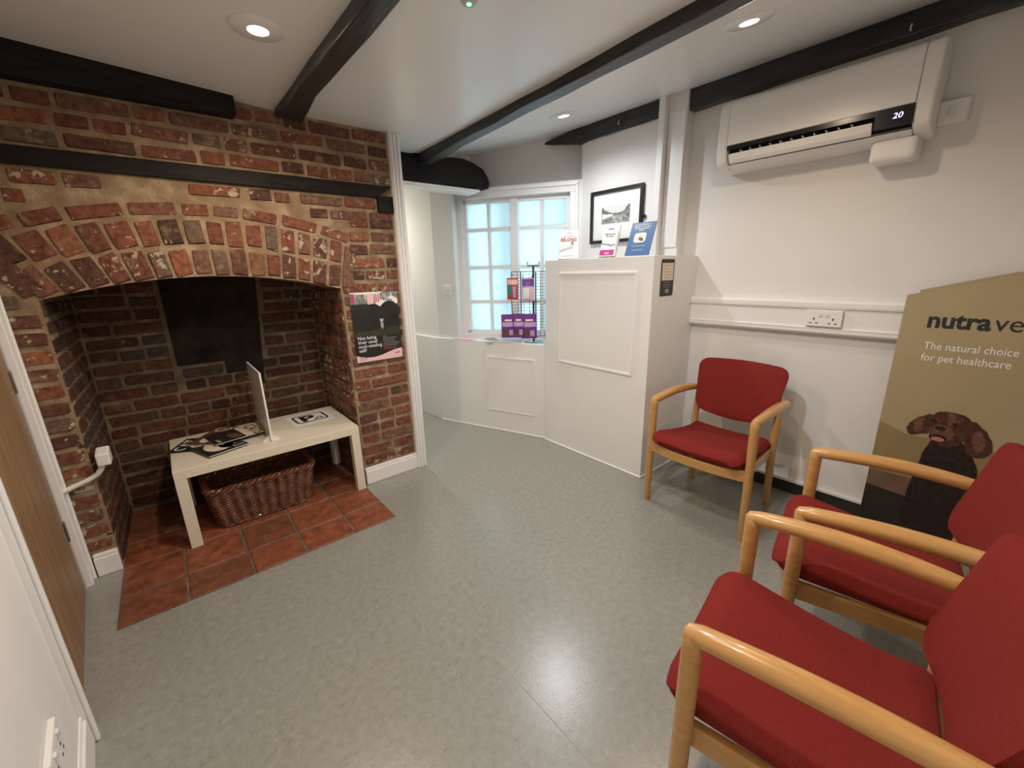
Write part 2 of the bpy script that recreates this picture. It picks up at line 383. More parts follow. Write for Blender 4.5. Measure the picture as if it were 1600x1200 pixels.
# ------------------------------------------------------------------ right wall
wr = MB().box(RX,NY-.1,0,RX+.15,2.4,ZT)
wall_right = struct('wall_right', wr, 'plaster')
struct('wall_pier', MB().box(PX_,1.475,1.415,RX+.01,2.30,ZT), 'plaster', label='white plaster wall carrying the framed picture')
struct('baseboard_right', MB().box(RX-.012,NY,0,RX+.001,1.375,.075), 'skirting_black', bevel=.003, label='black skirting at the foot of the right wall')
struct('trim_2', MB().box(RX-.022,NY,.075,RX+.001,1.375,.093), 'white_paint', bevel=.003, label='white ledge above the black skirting')
# board and post beside the picture
tag(obj('pipe_boxing', MB().box(PX_-.05,1.596,1.421,PX_-.0005,1.639,ceil_z(2.6)+.01), 'white_paint', bevel=.003), 'narrow white boxed post rising behind the cupboard to the ceiling', 'post')
tag(obj('wall_board', MB().box(PX_-.007,1.479,1.478,PX_-.0005,1.590,2.275), 'gloss_white', bevel=.003), 'flat white board strip on the wall beside the boxed post', 'board')
# ------------------------------------------------------------------ window wall, sill and low wall
wu = MB()
d = (W1-W0).normalized(); nrm = V((d.y,-d.x));                       # nrm points into the room
if nrm.x>0: nrm=-nrm
def wp(s,off): p = W0+d*s-nrm*off; return (p.x,p.y)
WL = (W1-W0).length
WS0, WS1, WZ0, WZ1 = .045, .965, .815, 1.935      # glazed opening in wall coordinates
# wall above and beside the opening, running back to the outside
for s0,s1,z0,z1 in ((-.25,WS0,0,ZT),(WS1,WL+.3,0,ZT),(WS0,WS1,WZ1,2.02),(WS0,WS1,0,WZ0)):
    wu.plan([wp(s0,0),wp(s1,0),wp(s1,.16),wp(s0,.16)], z0, min(z1,2.02))
wu.plan([wp(-.25,.16),wp(WL+.3,.16),wp(WL+.3,.36),wp(-.25,.36)],2.0,ZT); wu.plan([wp(-.25,.15),wp(WL+.3,.15),wp(WL+.3,.36),wp(-.25,.36)],1.96,2.02)
wu.plan([wp(-.3,-.06),wp(.09,-.06),wp(.09,.3),wp(-.3,.3)],2.02,ZT)
wall_window = struct('wall_window', wu, 'plaster')
# upper wall at the passage, from the window reveal round the corner
iu = .03
e0 = (P0-PB).normalized(); off0 = V((-e0.y,e0.x))
if off0.x<0: off0=-off0
e1 = (P1-P0).normalized(); off1 = V((e1.y,-e1.x))
PE = P1+e1*1.1
q0 = P0+(off0+off1).normalized()*iu
wh = MB().plan([VR+off0*iu, q0, PE+off1*iu, PE+off1*.3, (2.35,3.6), (2.25,3.35), W0+nrm*(-.02)], 0, ZT)
struct('wall_passage', wh, 'plaster', label='cream white upper wall of the passage')
# low wall: a ledge proud of the upper wall, and the deep window sill
SZ = .785
lowpts = [PE, P1, P0, PB, (2.60,2.20), (2.70,2.28), W0+d*WL, W0, VR+off0*(iu+.01), q0+off0*.02, PE+off1*(iu+.02)]
wlow = struct('wall_low', MB().plan([tuple(p) for p in lowpts], 0, SZ), 'white_paint', bevel=.004, label='low white boxed wall under the window sill')
def on_low(s,off): p = P0-e0*s-off0*off; return p          # s from P0 towards PB; off>0 into the room
def lowbar(mb,s0,s1,o0,o1,z0,z1):
    a,b,c,d_ = on_low(s0,o0),on_low(s1,o0),on_low(s1,o1),on_low(s0,o1)
    return mb.plan([tuple(a),tuple(b),tuple(c),tuple(d_)],z0,z1)
pf = MB()
for s0,s1,z0,z1 in ((.525,.985,.645,.66),(.525,.985,.178,.193),(.525,.54,.193,.645),(.97,.985,.193,.645)): lowbar(pf,s0,s1,-.002,.008,z0,z1)
pn = obj('access_panel', lowbar(MB(),.541,.969,-.002,.004,.194,.644), 'white_paint', wlow); obj('panel_frame', pf, 'gloss_white', pn, bevel=.002)
sl = MB(); lowbar(sl,0,1.078,-.001,.008,0,.010); obj('sealant_bead', sl, 'sealant', wlow, bevel=.003)
# ------------------------------------------------------------------ window
wn = struct('window_1', MB(), 'gloss_white')
wfr = MB()
def wbar(mb,s0,s1,z0,z1,o0,o1): return mb.plan([wp(s0,o0),wp(s1,o0),wp(s1,o1),wp(s0,o1)],z0,z1)
fw = .035
GO0, GO1 = .03, .075
wbar(wfr,WS0-.01,WS0+fw,WZ0,WZ1,GO0,GO1); wbar(wfr,WS1-fw,WS1+.01,WZ0,WZ1,GO0,GO1); wbar(wfr,WS0,WS1,WZ1-fw,WZ1,GO0,GO1); wbar(wfr,WS0,WS1,WZ0,WZ0+fw*.8,GO0,GO1)
sm = (WS0+WS1)/2-.005
wbar(wfr,sm-.032,sm+.032,WZ0,WZ1,GO0-.012,GO1)
wn.data = wfr.mesh('window_1','gloss_white'); wn['label']='white timber window with small obscured panes above the sill'
xe = [WS0+fw, (WS0+fw+sm-.032)/2, sm-.032]; xr = [sm+.032, (sm+.032+WS1-fw)/2, WS1-fw]
zb = [WZ0+fw*.8, 1.094, 1.386, 1.693, WZ1-fw]
for xm in (xe[1],xr[1]): obj('glazing_bar', wbar(MB(),xm-.012,xm+.012,WZ0,WZ1,GO0+.004,GO1-.006), 'gloss_white', wn)
for z in zb[1:-1]:
    for c in (xe,xr): obj('glazing_bar', wbar(MB(),c[0],c[2],z-.013,z+.013,GO0+.005,GO1-.007), 'gloss_white', wn)
for c in (xe,xr):
    for i in range(2):
        for j in range(4): obj('pane', wbar(MB(),c[i],c[i+1],zb[j],zb[j+1],.050,.054), 'obscured_glass', wn)
for s in (xe[1]+.11, xe[2]-.02): obj('outer_bar', wbar(MB(),s-.014,s+.014,WZ0,WZ1,.115,.14), 'gloss_white', wn)
ofr = MB()
wbar(ofr,WS0-.01,WS0+.03,WZ0,WZ1,.10,.15); wbar(ofr,WS1-.03,WS1+.01,WZ0,WZ1,.10,.15); obj('outer_frame', ofr, 'gloss_white', wn)
arc = MB()
wbar(arc,WS0+.05,WS1+.055,WZ1,WZ1+.06,-.016,.001); wbar(arc,WS1,WS1+.06,WZ0+.4,WZ1,-.016,.001); wbar(arc,WS0+.05,WS1+.065,WZ1+.045,WZ1+.075,-.026,.001); wbar(arc,WS1+.045,WS1+.065,WZ0+.4,WZ1+.06,-.026,.001)
struct('trim_3', arc, 'gloss_white', bevel=.004, label='white moulded architrave around the window')
# ------------------------------------------------------------------ boxed cupboard
CX, CY0, CY1, CZ = 2.225, 1.372, 2.27, 1.42
cb = thing('boxed_cupboard', 'tall white boxed-in cupboard with a flat access panel beside the window', 'cupboard', (2.45,1.82,0))
obj('body', MB().plan([(CX,CY0),(RX-.001,CY0),(RX-.001,CY1-.0),(2.56,CY1+.0),(CX,CY1)], 0, CZ), 'white_paint', cb, bevel=.003)
pp = obj('access_panel', MB().box(CX-.004,1.492,.695,CX+.002,2.108,1.318), 'white_paint', cb)
pfr = MB()
for y0,y1,z0,z1 in ((1.478,2.122,1.316,1.332),(1.478,2.122,.681,.697),(1.478,1.494,.697,1.316),(2.106,2.122,.697,1.316)): pfr.box(CX-.009,y0,z0,CX+.002,y1,z1)
obj('panel_frame', pfr, 'gloss_white', pp, bevel=.002)
sb = MB().box(CX-.008,CY0-.008,0,CX+.001,CY1,.010); sb.box(CX-.008,CY0-.008,0,RX-.03,CY0+.001,.010)
obj('sealant_bead', sb, 'sealant', cb, bevel=.003)

# ------------------------------------------------------------------ brick chimney wall
def arch_z(x): return 1.36-.085*((x-.21)/.61)**2
AX0, AX1 = -.385, .82
wb = MB()
FY = BY+.006         # mortar face
DEP = .28
wb.box(-1.0,FY,0,AX0,FY+DEP,ZT); wb.box(AX1,FY,0,1.19,FY+DEP,ZT)
n=36
for i in range(n):
    a=lerp(AX0,AX1,i/n); b=lerp(AX0,AX1,(i+1)/n)
    wb.hexa([(a,FY,arch_z(a)),(b,FY,arch_z(b)),(b,FY+DEP,arch_z(b)),(a,FY+DEP,arch_z(a))],[(a,FY,ZT),(b,FY,ZT),(b,FY+DEP,ZT),(a,FY+DEP,ZT)])
wall_back = struct('wall_back', wb, 'mortar', label='old red brick chimney wall with a shallow segmental arch')
def brick_mesh(k, rough):
    rnd = random.Random(k); j=lambda s: rnd.uniform(-s,s)
    cx=rnd.uniform(.015,.05); czv=rnd.uniform(.06,.17)
    ring=[(-.5+cx,-.5),(.5-cx,-.5),(.5,-.5+czv),(.5,.5-czv),(.5-cx,.5),(-.5+cx,.5),(-.5,.5-czv),(-.5,-.5+czv)]
    ring=[(x+j(.018*rough),z+j(.05*rough)) for x,z in ring]
    vs=[(x,0,z) for x,z in ring]+[(x*.985,-.80+j(.08),z*.955) for x,z in ring]+[(x*.945,-1+j(.06),z*.86) for x,z in ring]
    fs=[]
    for a in (0,8):
        for i in range(8): fs.append((a+i,a+(i+1)%8,a+8+(i+1)%8,a+8+i))
    fs.append(tuple(range(16,24)))
    return vs,fs
def brick_set(m, tagname):
    out=[]
    for k in range(14):
        mb=MB(); mb.add(*brick_mesh(k,1.0)); out.append(mb.mesh(tagname,m))
    return out
BM = brick_set('brick','brick'); BMS = brick_set('brick_soot_shade','soot_shade_brick')
def brick(parent, c, u, v_, w_, h_, proud=.010, darkened=False, name='brick', rnd=random):
    u=V(u).normalized(); v_=V(v_).normalized(); y=v_.cross(u)
    me=rnd.choice(BMS if darkened else BM); o=bpy.data.objects.new(name,me); COL.objects.link(o); o.parent=parent
    dpt=proud+.02; c=V(c)+y*.02
    fl_=-1 if rnd.random()<.5 else 1
    m=Matrix.Identity(4)
    for r_ in range(3):
        m[r_][0]=u[r_]*w_*fl_; m[r_][1]=y[r_]*dpt; m[r_][2]=v_[r_]*h_*fl_; m[r_][3]=c[r_]
    o.matrix_basis=m; return o
rb = random.Random(21)
XD, ZD, YD = V((1,0,0)), V((0,0,1)), V((0,1,0))
def fill_row(parent, z0, h, segs, place, darkened=False, joint=.016, header=.4, skip=.0):
    """segs: list of (x0,x1); place(x, z) gives the centre on the wall"""
    for a,b in segs:
        x=a+rb.uniform(0,.012); 
        while x<b-.028:
            L_=rb.uniform(.195,.222) if rb.random()>header else rb.uniform(.088,.115)
            if x+L_>b-.05: L_=b-x-.004
            if L_>.24: L_=L_*.5
            if rb.random()>=skip and L_>.02:
                c,u=place(x+L_/2, z0+h/2+rb.uniform(-.003,.003))
                rot=rb.uniform(-.025,.025); uu=u*math.cos(rot)+ZD*math.sin(rot); vv=ZD*math.cos(rot)-u*math.sin(rot)
                brick(parent,c,uu,vv,L_,h*rb.uniform(.90,1.0),rb.uniform(.004,.010),darkened,rnd=rb)
            x+=L_+joint
front = lambda x,z:(V((x,FY,z)),XD)
# rows above the mantel timber
XL = -.62
for z in (1.866,1.938,2.010,2.082): fill_row(wall_back,z,.056,[(XL,1.184)],front,header=.5)
# row under the timber; the left part is smeared over with mortar
fill_row(wall_back,1.722,.056,[(-.62,-.52),(-.36,-.10),(.18,.40),(.43,.62),(.66,1.085)],front,header=.35)
fill_row(wall_back,1.722,.056,[(1.10,1.184)],front)
fill_row(wall_back,1.650,.054,[(XL,-.33)],front,header=.5)
fill_row(wall_back,1.652,.054,[(.70,1.184)],front,header=.6)
# arch rings
def tilt(x):
    t=(x-.26)
    return R(-30)*min(1,(-t/.62)**1.2) if t<0 else R(11)*min(1,(t/.56))
x=-.372; rings=[]
while x<.835:
    L_=rb.uniform(.054,.074); rings.append((x+L_/2,L_)); x+=L_+.012
for k,(xc,L_) in enumerate(rings):
    t=tilt(xc); up=V((math.sin(t),0,math.cos(t))); u=V((math.cos(t),0,-math.sin(t))); base=V((xc,FY,arch_z(xc)))
    fan=1+.24*min(1,max(0,(.3-xc)/.6))
    h1=rb.uniform(.120,.130)
    if k==len(rings)-1:
        brick(wall_back,base+up*.135,u,up,.06,.26,.010,name='arch_brick',rnd=rb); continue
    brick(wall_back,base+up*(.066),u,up,L_*(1+(fan-1)*.3),h1,rb.uniform(.006,.011),name='arch_brick',rnd=rb)
    brick(wall_back,base+up*(.200),u,up,L_*fan,rb.uniform(.108,.126),rb.uniform(.005,.010),name='arch_brick',rnd=rb)
brick(wall_back,V((-.455,FY,1.415)),V((math.cos(R(-32)),0,-math.sin(R(-32)))),V((math.sin(R(-32)),0,math.cos(R(-32)))),.075,.27,.009,name='arch_brick',rnd=rb)
# course of stretchers following the arch
x=-.50
while x<.86:
    L_=rb.choice([.10,.115,.15,.17]); xc=x+L_/2
    sl_=(arch_z(xc+.02)-arch_z(xc-.02))/.04*1.1; zz=arch_z(xc)+.303; a=math.atan(sl_)
    if not(.05<xc<.05): brick(wall_back,V((xc,FY,zz)),V((math.cos(a),0,math.sin(a))),V((-math.sin(a),0,math.cos(a))),L_,.055,rb.uniform(.004,.009),rnd=rb)
    x+=L_+.02
# piers
zs=[.125+.0745*i for i in range(21)]
for z in zs:
    r_edge = AX1+.006 if z+.03<1.28 else AX1+.045+.15*max(0,z-1.28)
    fill_row(wall_back,z,.058,[(r_edge,1.184)],front,header=.5)
    l_edge = AX0-.004 if z+.03<1.27 else AX0-.05-.62*(z-1.24)
    if l_edge>XL+.05: fill_row(wall_back,z,.058,[(XL,l_edge)],front,header=.35)
# soffit end of the mortar bed patched over the arch, timbers
tag(obj('mantel_timber', MB().hexa([(-1.0,BY-.012,1.787),(1.09,BY-.012,1.787),(1.09,BY+.05,1.787),(-1.0,BY+.05,1.787)],[(-1.0,BY-.012,1.852),(1.19,BY-.012,1.858),(1.19,BY+.05,1.858),(-1.0,BY+.05,1.852)]),'beam_black_x',bevel=.004),'long black timber set in the brickwork above the arch','beam')
tag(obj('timber_block', MB().box(1.092,BY-.014,1.708,1.188,BY+.05,1.80),'beam_black_x',bevel=.003),'short black timber block at the right end of the mantel timber','block')
# ------------------------------------------------------------------ inside of the fireplace
KY = 3.15; IL=-.372; IR=.805
fi = MB()
fi.box(IL-.02,KY,0,IR+.02,KY+.1,1.9)
fi.plan([(AX0-.001,BY+.05),(IL,KY),(IL,KY+.05),(AX0-.2,KY+.05),(AX0-.2,BY+.05)],0,1.9)
fi.plan([(AX1+.001,BY+.05),(AX1+.2,BY+.05),(AX1+.2,KY+.05),(IR,KY+.05),(IR,KY)],0,1.9)
fi.box(AX0-.2,BY+.02,1.9,AX1+.2,KY+.1,1.95)
wf = struct('wall_fireplace', fi, 'mortar_dark', label='sooty brick lining inside the fireplace, with soot and shade put into its colour')
# recessed black soot panel with a rim
obj('soot_panel', MB().slab(frame((0,KY,0),XD,ZD),[(0,.845),(.235,.845),(.235,.76),(.40,.76),(.40,.66),(.432,.66),(.49,1.40),(0,1.40)],-.03,.007),'soot',wf)
back = lambda x,z:(V((x,KY,z)),XD)
for i in range(19):
    z=.03+.0735*i
    segs=[(IL+.005,IR-.005)]
    if z>.83: segs=[(IL+.005,-.02),(.475 if z<1.1 else .505,IR-.005)]
    elif z>.74: segs=[(IL+.005,-.02),(.01,.225),(.425,IR-.005)]
    elif z>.65: segs=[(IL+.005,-.02),(.01,.385),(.44,IR-.005)]
    fill_row(wf,z,.058,segs,back,darkened=True,header=.4)
    uR=V((AX1-IR,BY-KY,0)).normalized(); 
    def rside(s,z): t=(s)/.56; return V((lerp(IR,AX1,t),lerp(KY,BY+.05,t),z)), uR
    fill_row(wf,z,.058,[(.01,.60)],rside,darkened=False,header=.6)
    uL=V((IL-AX0,KY-BY,0)).normalized()
    def lside(s,z): t=(s)/.56; return V((lerp(AX0,IL,t),lerp(BY+.05,KY,t),z)), uL
    fill_row(wf,z,.058,[(-.045,.54)],lside,darkened=True,header=.6)
# ------------------------------------------------------------------ hearth tiles: pieces of the floor
hx=[-.382,-.152,.098,.333,.575,.800]; hy=[2.047,2.250,2.505,2.74,2.96,3.15]
obj('hearth_bed', MB().box(hx[0],hy[0]+.003,-.01,hx[-1],hy[-1],.003),'mortar_dark',fl)
rt=random.Random(5)
for j in range(5):
    for i in range(5):
        g=.006; x0,x1,y0,y1=hx[i]+(g if i else 0),hx[i+1]-(g if i<4 else 0),hy[j]+(g if j else 0),hy[j+1]-g
        jx=lambda: rt.uniform(-.003,.003); h=rt.uniform(.006,.009)
        p=[(x0+jx()*(i>0),y0),(x1+jx()*(i<4),y0),(x1+jx()*(i<4),y1+jx()),(x0+jx()*(i>0),y1+jx())]
        obj('hearth_tile', MB().plan(p,.001,h),'quarry_tile',fl,bevel=.003,seg=1)
# ------------------------------------------------------------------ skirting on the brick wall, architrave post
def skirt(x0,x1): return MB().box(x0,BY-.018,0,x1,BY+.01,.095).box(x0,BY-.012,.095,x1,BY+.01,.112)
struct('baseboard_back', skirt(.822,1.195), 'gloss_white', bevel=.005, label='short white skirting below the poster')
struct('baseboard_corner', skirt(lx(2.52)+.03,-.386), 'gloss_white', bevel=.005, label='short white skirting beside the oak door')
tr=MB().box(1.19,BY-.022,0,1.262,BY+.05,ceil_z(1.2)+.01)
for x in (1.196,1.217,1.240): tr.box(x,BY-.032,0,x+.012,BY-.02,ceil_z(1.2)+.01)
tr.box(1.19,BY+.04,0,1.262,BY+DEP+.02,ceil_z(1.2)+.01)
struct('trim_4', tr, 'gloss_white', bevel=.003, label='reeded white post at the end of the brick wall')
struct('wall_corridor', MB().box(1.0,BY+DEP,0,1.25,4.8,ZT).box(1.0,4.75,0,2.0,4.85,ZT), 'plaster', label='white corridor wall beyond the brick chimney')

# ------------------------------------------------------------------ ceiling timbers
def rough_bar(mb, pts, n):      # a hewn timber: list of (centre, half-width vec, half-height vec) with jitter
    rr=random.Random(n); vs=[]; fs=[]; k=len(pts)
    for c,a,b in pts:
        jt=lambda: rr.uniform(-.006,.006)
        for sa,sb_ in ((-1,-1),(1,-1),(1,1),(-1,1)):
            q=V(c)+V(a)*sa+V(b)*sb_; vs.append((q.x+jt(),q.y+jt(),q.z+jt()*.6))
    for i in range(k-1):
        for j in range(4): fs.append((i*4+j,i*4+(j+1)%4,(i+1)*4+(j+1)%4,(i+1)*4+j))
    fs+= [(3,2,1,0),tuple((k-1)*4+j for j in range(4))]
    return mb.add(vs,fs)
def ybeam(x0f,x1f,y0,y1,zb,n,seed):
    pts=[]
    for i in range(n+1):
        y=lerp(y0,y1,i/n); a,b=x0f(y),x1f(y); zt=ceil_z((a+b)/2)+.01; z0=zb(y)
        pts.append((((a+b)/2,y,(zt+z0)/2),((b-a)/2,0,0),(0,0,(zt-z0)/2)))
    return rough_bar(MB(),pts,seed)
tag(obj('ceiling_beam', ybeam(lambda y:.606,lambda y:.686+.04*max(0,(y-2.2)/.33),NY,2.528,lambda y:2.10+.012*max(0,(y-2.2)/.33),14,1),'beam_black',bevel=.006),'black ceiling beam meeting the brick wall between the two timbers','beam')
tag(obj('ceiling_beam', ybeam(lambda y:1.450+.062*(y-.8),lambda y:1.526+.062*(y-.8),NY,2.862,lambda y:2.108 if y<2.5 else 2.095,14,2),'beam_black',bevel=.006),'black ceiling beam running into the dark passage lintel','beam')
ba=tag(obj('ceiling_beam', ybeam(lambda y:2.672,lambda y:2.745,NY,1.582,lambda y:2.268+.018*min(1,max(0,1.4-y)),12,3),'beam_black',bevel=.005),'black ceiling beam along the wall above the air conditioner','beam')
pts=[]
for i in range(13):
    y=lerp(1.641,2.66,i/12); t=max(0,(y-2.28)/.38); zt=lerp(ceil_z(2.62)+.012,2.34,t); z0=(2.268 if y<2.3 else 2.252)+.075*t
    x0=2.63-.035*t; x1=lerp(2.66,2.62,t)
    pts.append((((x0+x1)/2,y,(zt+z0)/2),((x1-x0)/2,0,0),(0,0,(zt-z0)/2)))
bb=tag(obj('ceiling_beam', rough_bar(MB(),pts,4),'beam_black',bevel=.004),'tapering black ceiling beam above the framed picture','beam')
for bm_,q in ((ba,V((2.668,0.494,2.320))),(bb,V((2.628,1.954,2.320)))):
    obj('hook',MB().tube([q+V((.02,0,.004)),q+V((-.008,0,.004)),q+V((-.016,0,-.006)),q+V((-.014,0,-.016)),q+V((-.006,0,-.020))],.0028,7),'gloss_white',bm_,True)
tag(obj('wall_timber', ybeam(lambda y:-.9,lambda y:.425,BY-.055,BY+.04,lambda y:2.078,1,9),'beam_black_x',bevel=.006),'thick black timber along the top of the brick wall at left','beam')
pts=[]
for x,zt,zb_,yo in ((1.255,2.16,1.978,0),(1.40,2.16,1.975,0),(1.6,2.165,1.972,.005),(1.80,2.17,1.972,.0),(1.95,2.185,1.974,.01),(2.05,2.165,1.978,.015),(2.13,2.13,1.985,.02),(2.185,2.085,1.992,.03),(2.205,2.04,2.0,.04)):
    pts.append(((x,2.93+yo,(zt+zb_)/2),(0,.08,0),(0,0,(zt-zb_)/2)))
tag(obj('lintel_beam', rough_bar(MB(),pts,11),'beam_black_x',bevel=.012),'heavy dark lintel with a rounded end over the passage opening','beam')
struct('trim_5', MB().box(1.25,2.862,1.945,2.06,2.99,1.972).box(1.25,2.850,1.956,2.08,2.865,1.972), 'gloss_white', bevel=.004, label='white moulding under the dark lintel')

# ------------------------------------------------------------------ downlights
def downlight(x,y,colour,watts,label,cool=False):
    z=ceil_z(x); sl_=math.atan(.196) if x>1.5 else 0
    t=thing('downlight',label,'downlight',(x,y,z),0,'recessed ceiling downlights')
    t.rotation_euler=(0,-sl_,0); WM[t.name]=Matrix.Translation((x,y,z))@Matrix.Rotation(-sl_,4,'Y')
    rmat='lamp_ring_white' if cool else 'ceiling_paint'
    prof=[(.030,-.002),(.034,-.009),(.080,-.007),(.084,-.003),(.084,.004),(.030,.004)] if cool else [(.030,-.001),(.033,-.006),(.078,-.0045),(.083,-.001),(.083,.003),(.030,.003)]
    mb=MB(); n=36; vs=[]; fs=[]; k=len(prof)
    for r_,zz in prof:
        for j in range(n): q=2*math.pi*j/n; vs.append((r_*math.cos(q),r_*math.sin(q),zz))
    for i in range(k):
        for j in range(n): fs.append((i*n+j,i*n+(j+1)%n,((i+1)%k)*n+(j+1)%n,((i+1)%k)*n+j))
    mb.add(vs,fs); obj('bezel',mb,rmat,t,True,local=True)
    obj('lens',MB().lathe([(.001,-.0045),(.024,-.0045),(.031,-.002),(.031,.004)],n=28),'lens_cool' if cool else 'lens_warm',t,True,local=True)
    L_=bpy.data.lights.new('downlight_lamp','SPOT'); L_.energy=watts; L_.color=colour; L_.spot_size=R(170); L_.spot_blend=.72; L_.shadow_soft_size=.03
    lo=bpy.data.objects.new('downlight_lamp',L_); COL.objects.link(lo); lo.location=(x,y,z-.03)
for i,(x,y,c,wt,lb) in enumerate(DOWNLIGHTS): downlight(x,y,c,wt,lb,c is COOL)
t=thing('indicator_light','small round ceiling indicator with a glowing green light','indicator',(0.888,1.235,2.15))
obj('housing',MB().lathe([(.004,-.011),(.020,-.010),(.026,-.004),(.026,.002)],n=24),'lamp_ring',t,True,local=True)
obj('led',MB().lathe([(.001,-.014),(.006,-.0135),(.008,-.010)],n=14),'green_led',t,True,local=True)

# ------------------------------------------------------------------ chairs
def make_chair(label, loc, rz):
    t=thing('armchair',label,'chair',loc,rz,'red waiting room armchairs')
    # local: front is -y
    FW,RW=.268,.226; FYl,RYl=-.215,.222
    def seat_hw(v_):
        hw=lerp(.250,.222,v_); e=v_*.493; rc=.055
        if e<rc: hw-=rc-math.sqrt(max(0,rc*rc-(rc-e)**2))
        return hw
    def sv(v_): return v_**1.35
    def seat_top(u,v_):
        v_=sv(v_); x=lerp(-1,1,u); y=lerp(-.280,.205,v_); hw=seat_hw(v_)
        z=.460+.012*abs(x)**2-.052*math.sin(min(1,v_*1.15)*math.pi*.5)**1.3+.012*(v_>.85)*(v_-.85)/.15
        e=max(0,(abs(x)-.84)/.16); z-=.030*e*e
        f=max(0,(.15-v_)/.15); z-=.046*f**2.2; b=max(0,(v_-.93)/.07); z-=.02*b*b
        return V((x*hw,y,z))
    def seat_bot(u,v_):
        p=seat_top(u,v_); v_=sv(v_); x=lerp(-1,1,u); hw=seat_hw(v_)
        zc=.380-.020*math.sin(v_*math.pi*.5)-.008*(1-x*x)*(1-v_)
        f=max(0,(.13-v_)/.13); e=max(0,(abs(x)-.85)/.15)
        return V((x*hw*(.985-.02*e),p.y+.014*f,zc+.018*f*f+.010*e*e))
    obj('seat',MB().shell(seat_top,seat_bot,18,22),'fabric_red',t,True,bevel=.010,local=True)
    # back pad: concave across, leaning back, lower edge bowed
    def bp(u,v_,th):
        x=lerp(-1,1,u); k=.5-.5*math.cos(math.pi*v_); H_=.307; rc=.056
        e=min(k,1-k)*H_; hw=lerp(.206,.246,k**.8)
        if e<rc: hw-=rc-math.sqrt(max(0,rc*rc-(rc-e)**2))
        z=lerp(.505,.812,k)+(-.026*(1-x*x)*(1-k))+.006*(1-x*x)*k
        y=.172+.084*k+.028*(1-x*x)
        ed=max(abs(x)**8,abs(2*k-1)**8); tt=th*(1-.55*ed)
        return V((x*hw,y+tt,z))
    bk=obj('backrest',MB().shell(lambda u,v_:bp(u,v_,-.024),lambda u,v_:bp(u,v_,.016),18,22),'fabric_red',t,True,bevel=.006,local=True)
    def sh(u,v_,th): p=bp(lerp(.03,.97,u),lerp(.06,.94,v_),.016); return V((p.x,p.y+th,p.z))
    obj('back_shell',MB().shell(lambda u,v_:sh(u,v_,.0),lambda u,v_:sh(u,v_,.010),12,8),'chair_back_shell',t,True,local=True)
    for s in (-1,1):
        # front leg
        obj('leg',MB().tube([(s*(FW+.004),FYl,0),(s*(FW+.003),FYl,.006),(s*FW,FYl,.30),(s*(FW-.004),FYl,.60),(s*(FW-.004),FYl,.632),(s*(FW-.004),FYl,.640)],[.017,.0185,.0205,.021,.0205,.014],14),'beech',t,True,local=True)
        # rear post
        obj('leg',MB().tube([(s*(RW),RYl+.022,0),(s*RW,RYl+.020,.006),(s*RW,RYl-.004,.25),(s*RW,RYl-.010,.42),(s*RW,RYl+.006,.55),(s*RW,RYl+.016,.640),(s*RW,RYl+.019,.655),(s*RW,RYl+.020,.660)],[.016,.0175,.020,.0205,.019,.0175,.014,.006],14),'beech',t,True,local=True)
        # arm: rod from the front leg, swelling and curving out to lap the rear post
        arm=[]; rad=[]
        for i in range(19):
            k=i/18; y=lerp(FYl-.012,RYl+.045,k); z=.628+.020*math.sin(k*math.pi*.9)-.014*k; x=FW-.004+.010*math.sin(k*math.pi*.8)-.018*k
            if k>.86: x-= .02*((k-.86)/.14)**2
            arm.append((s*x,y,z)); rad.append(.0205+.0035*math.sin(k*math.pi)-(.005 if i==0 else 0)-(.007*max(0,(k-.9)/.1)))
        obj('armrest',MB().tube(arm,rad,14,squash=1.12),'beech',t,True,local=True)
        obj('arm_block',MB().tube([(s*(RW-.006),RYl+.012,.622),(s*(FW-.002),RYl+.014,.626)],.015,10),'beech',t,True,local=True)
        # side rail
        obj('side_rail',MB().hexa([(s*(FW-.012),FYl,.318),(s*(FW-.034),FYl,.318),(s*(RW-.022),RYl-.006,.318),(s*(RW-.000),RYl-.006,.318)],[(s*(FW-.012),FYl,.378),(s*(FW-.034),FYl,.378),(s*(RW-.022),RYl-.006,.366),(s*(RW-.000),RYl-.006,.366)]),'beech',t,bevel=.004,local=True)
    def rail(u,v_,th):
        x=lerp(-1,1,u); return V((x*(FW-.012),FYl-.002-.034*(1-x*x)+th,lerp(.322,.384,v_)-.012*(1-x*x)*v_))
    obj('front_rail',MB().shell(lambda u,v_:rail(u,v_,-.010),lambda u,v_:rail(u,v_,.012),16,2),'beech',t,True,bevel=.004,local=True)
    obj('back_rail',MB().box(-RW,RYl-.016,.315,RW,RYl+.006,.365),'beech',t,bevel=.004,local=True)
    return t
make_chair('red upholstered armchair with beech arms against the right wall beside the cupboard',(2.25,.93,0),R(-90))
make_chair('red beech-armed chair partly in front of the tan dog display',(1.661,.123,0),R(191))
make_chair('nearest red chair with beech arms, cut off by the lower right corner',(1.000,.118,0),R(189))

# ------------------------------------------------------------------ bench, basket and things on the bench
bt=thing('low_table','low cream coffee table standing in the fireplace opening','table',(.335,2.75,0))
BX0,BX1,BF,BB,BH=-.120,.795,2.475,3.025,.440
obj('tabletop',MB().box(BX0,BF,BH-.05,BX1,BB,BH),'bench_white',bt,bevel=.0025)
for x in (BX0,BX1-.05):
    for y in (BF,BB-.05): obj('leg',MB().box(x,y,.005,x+.05,y+.05,BH-.0505),'bench_white',bt,bevel=.002)
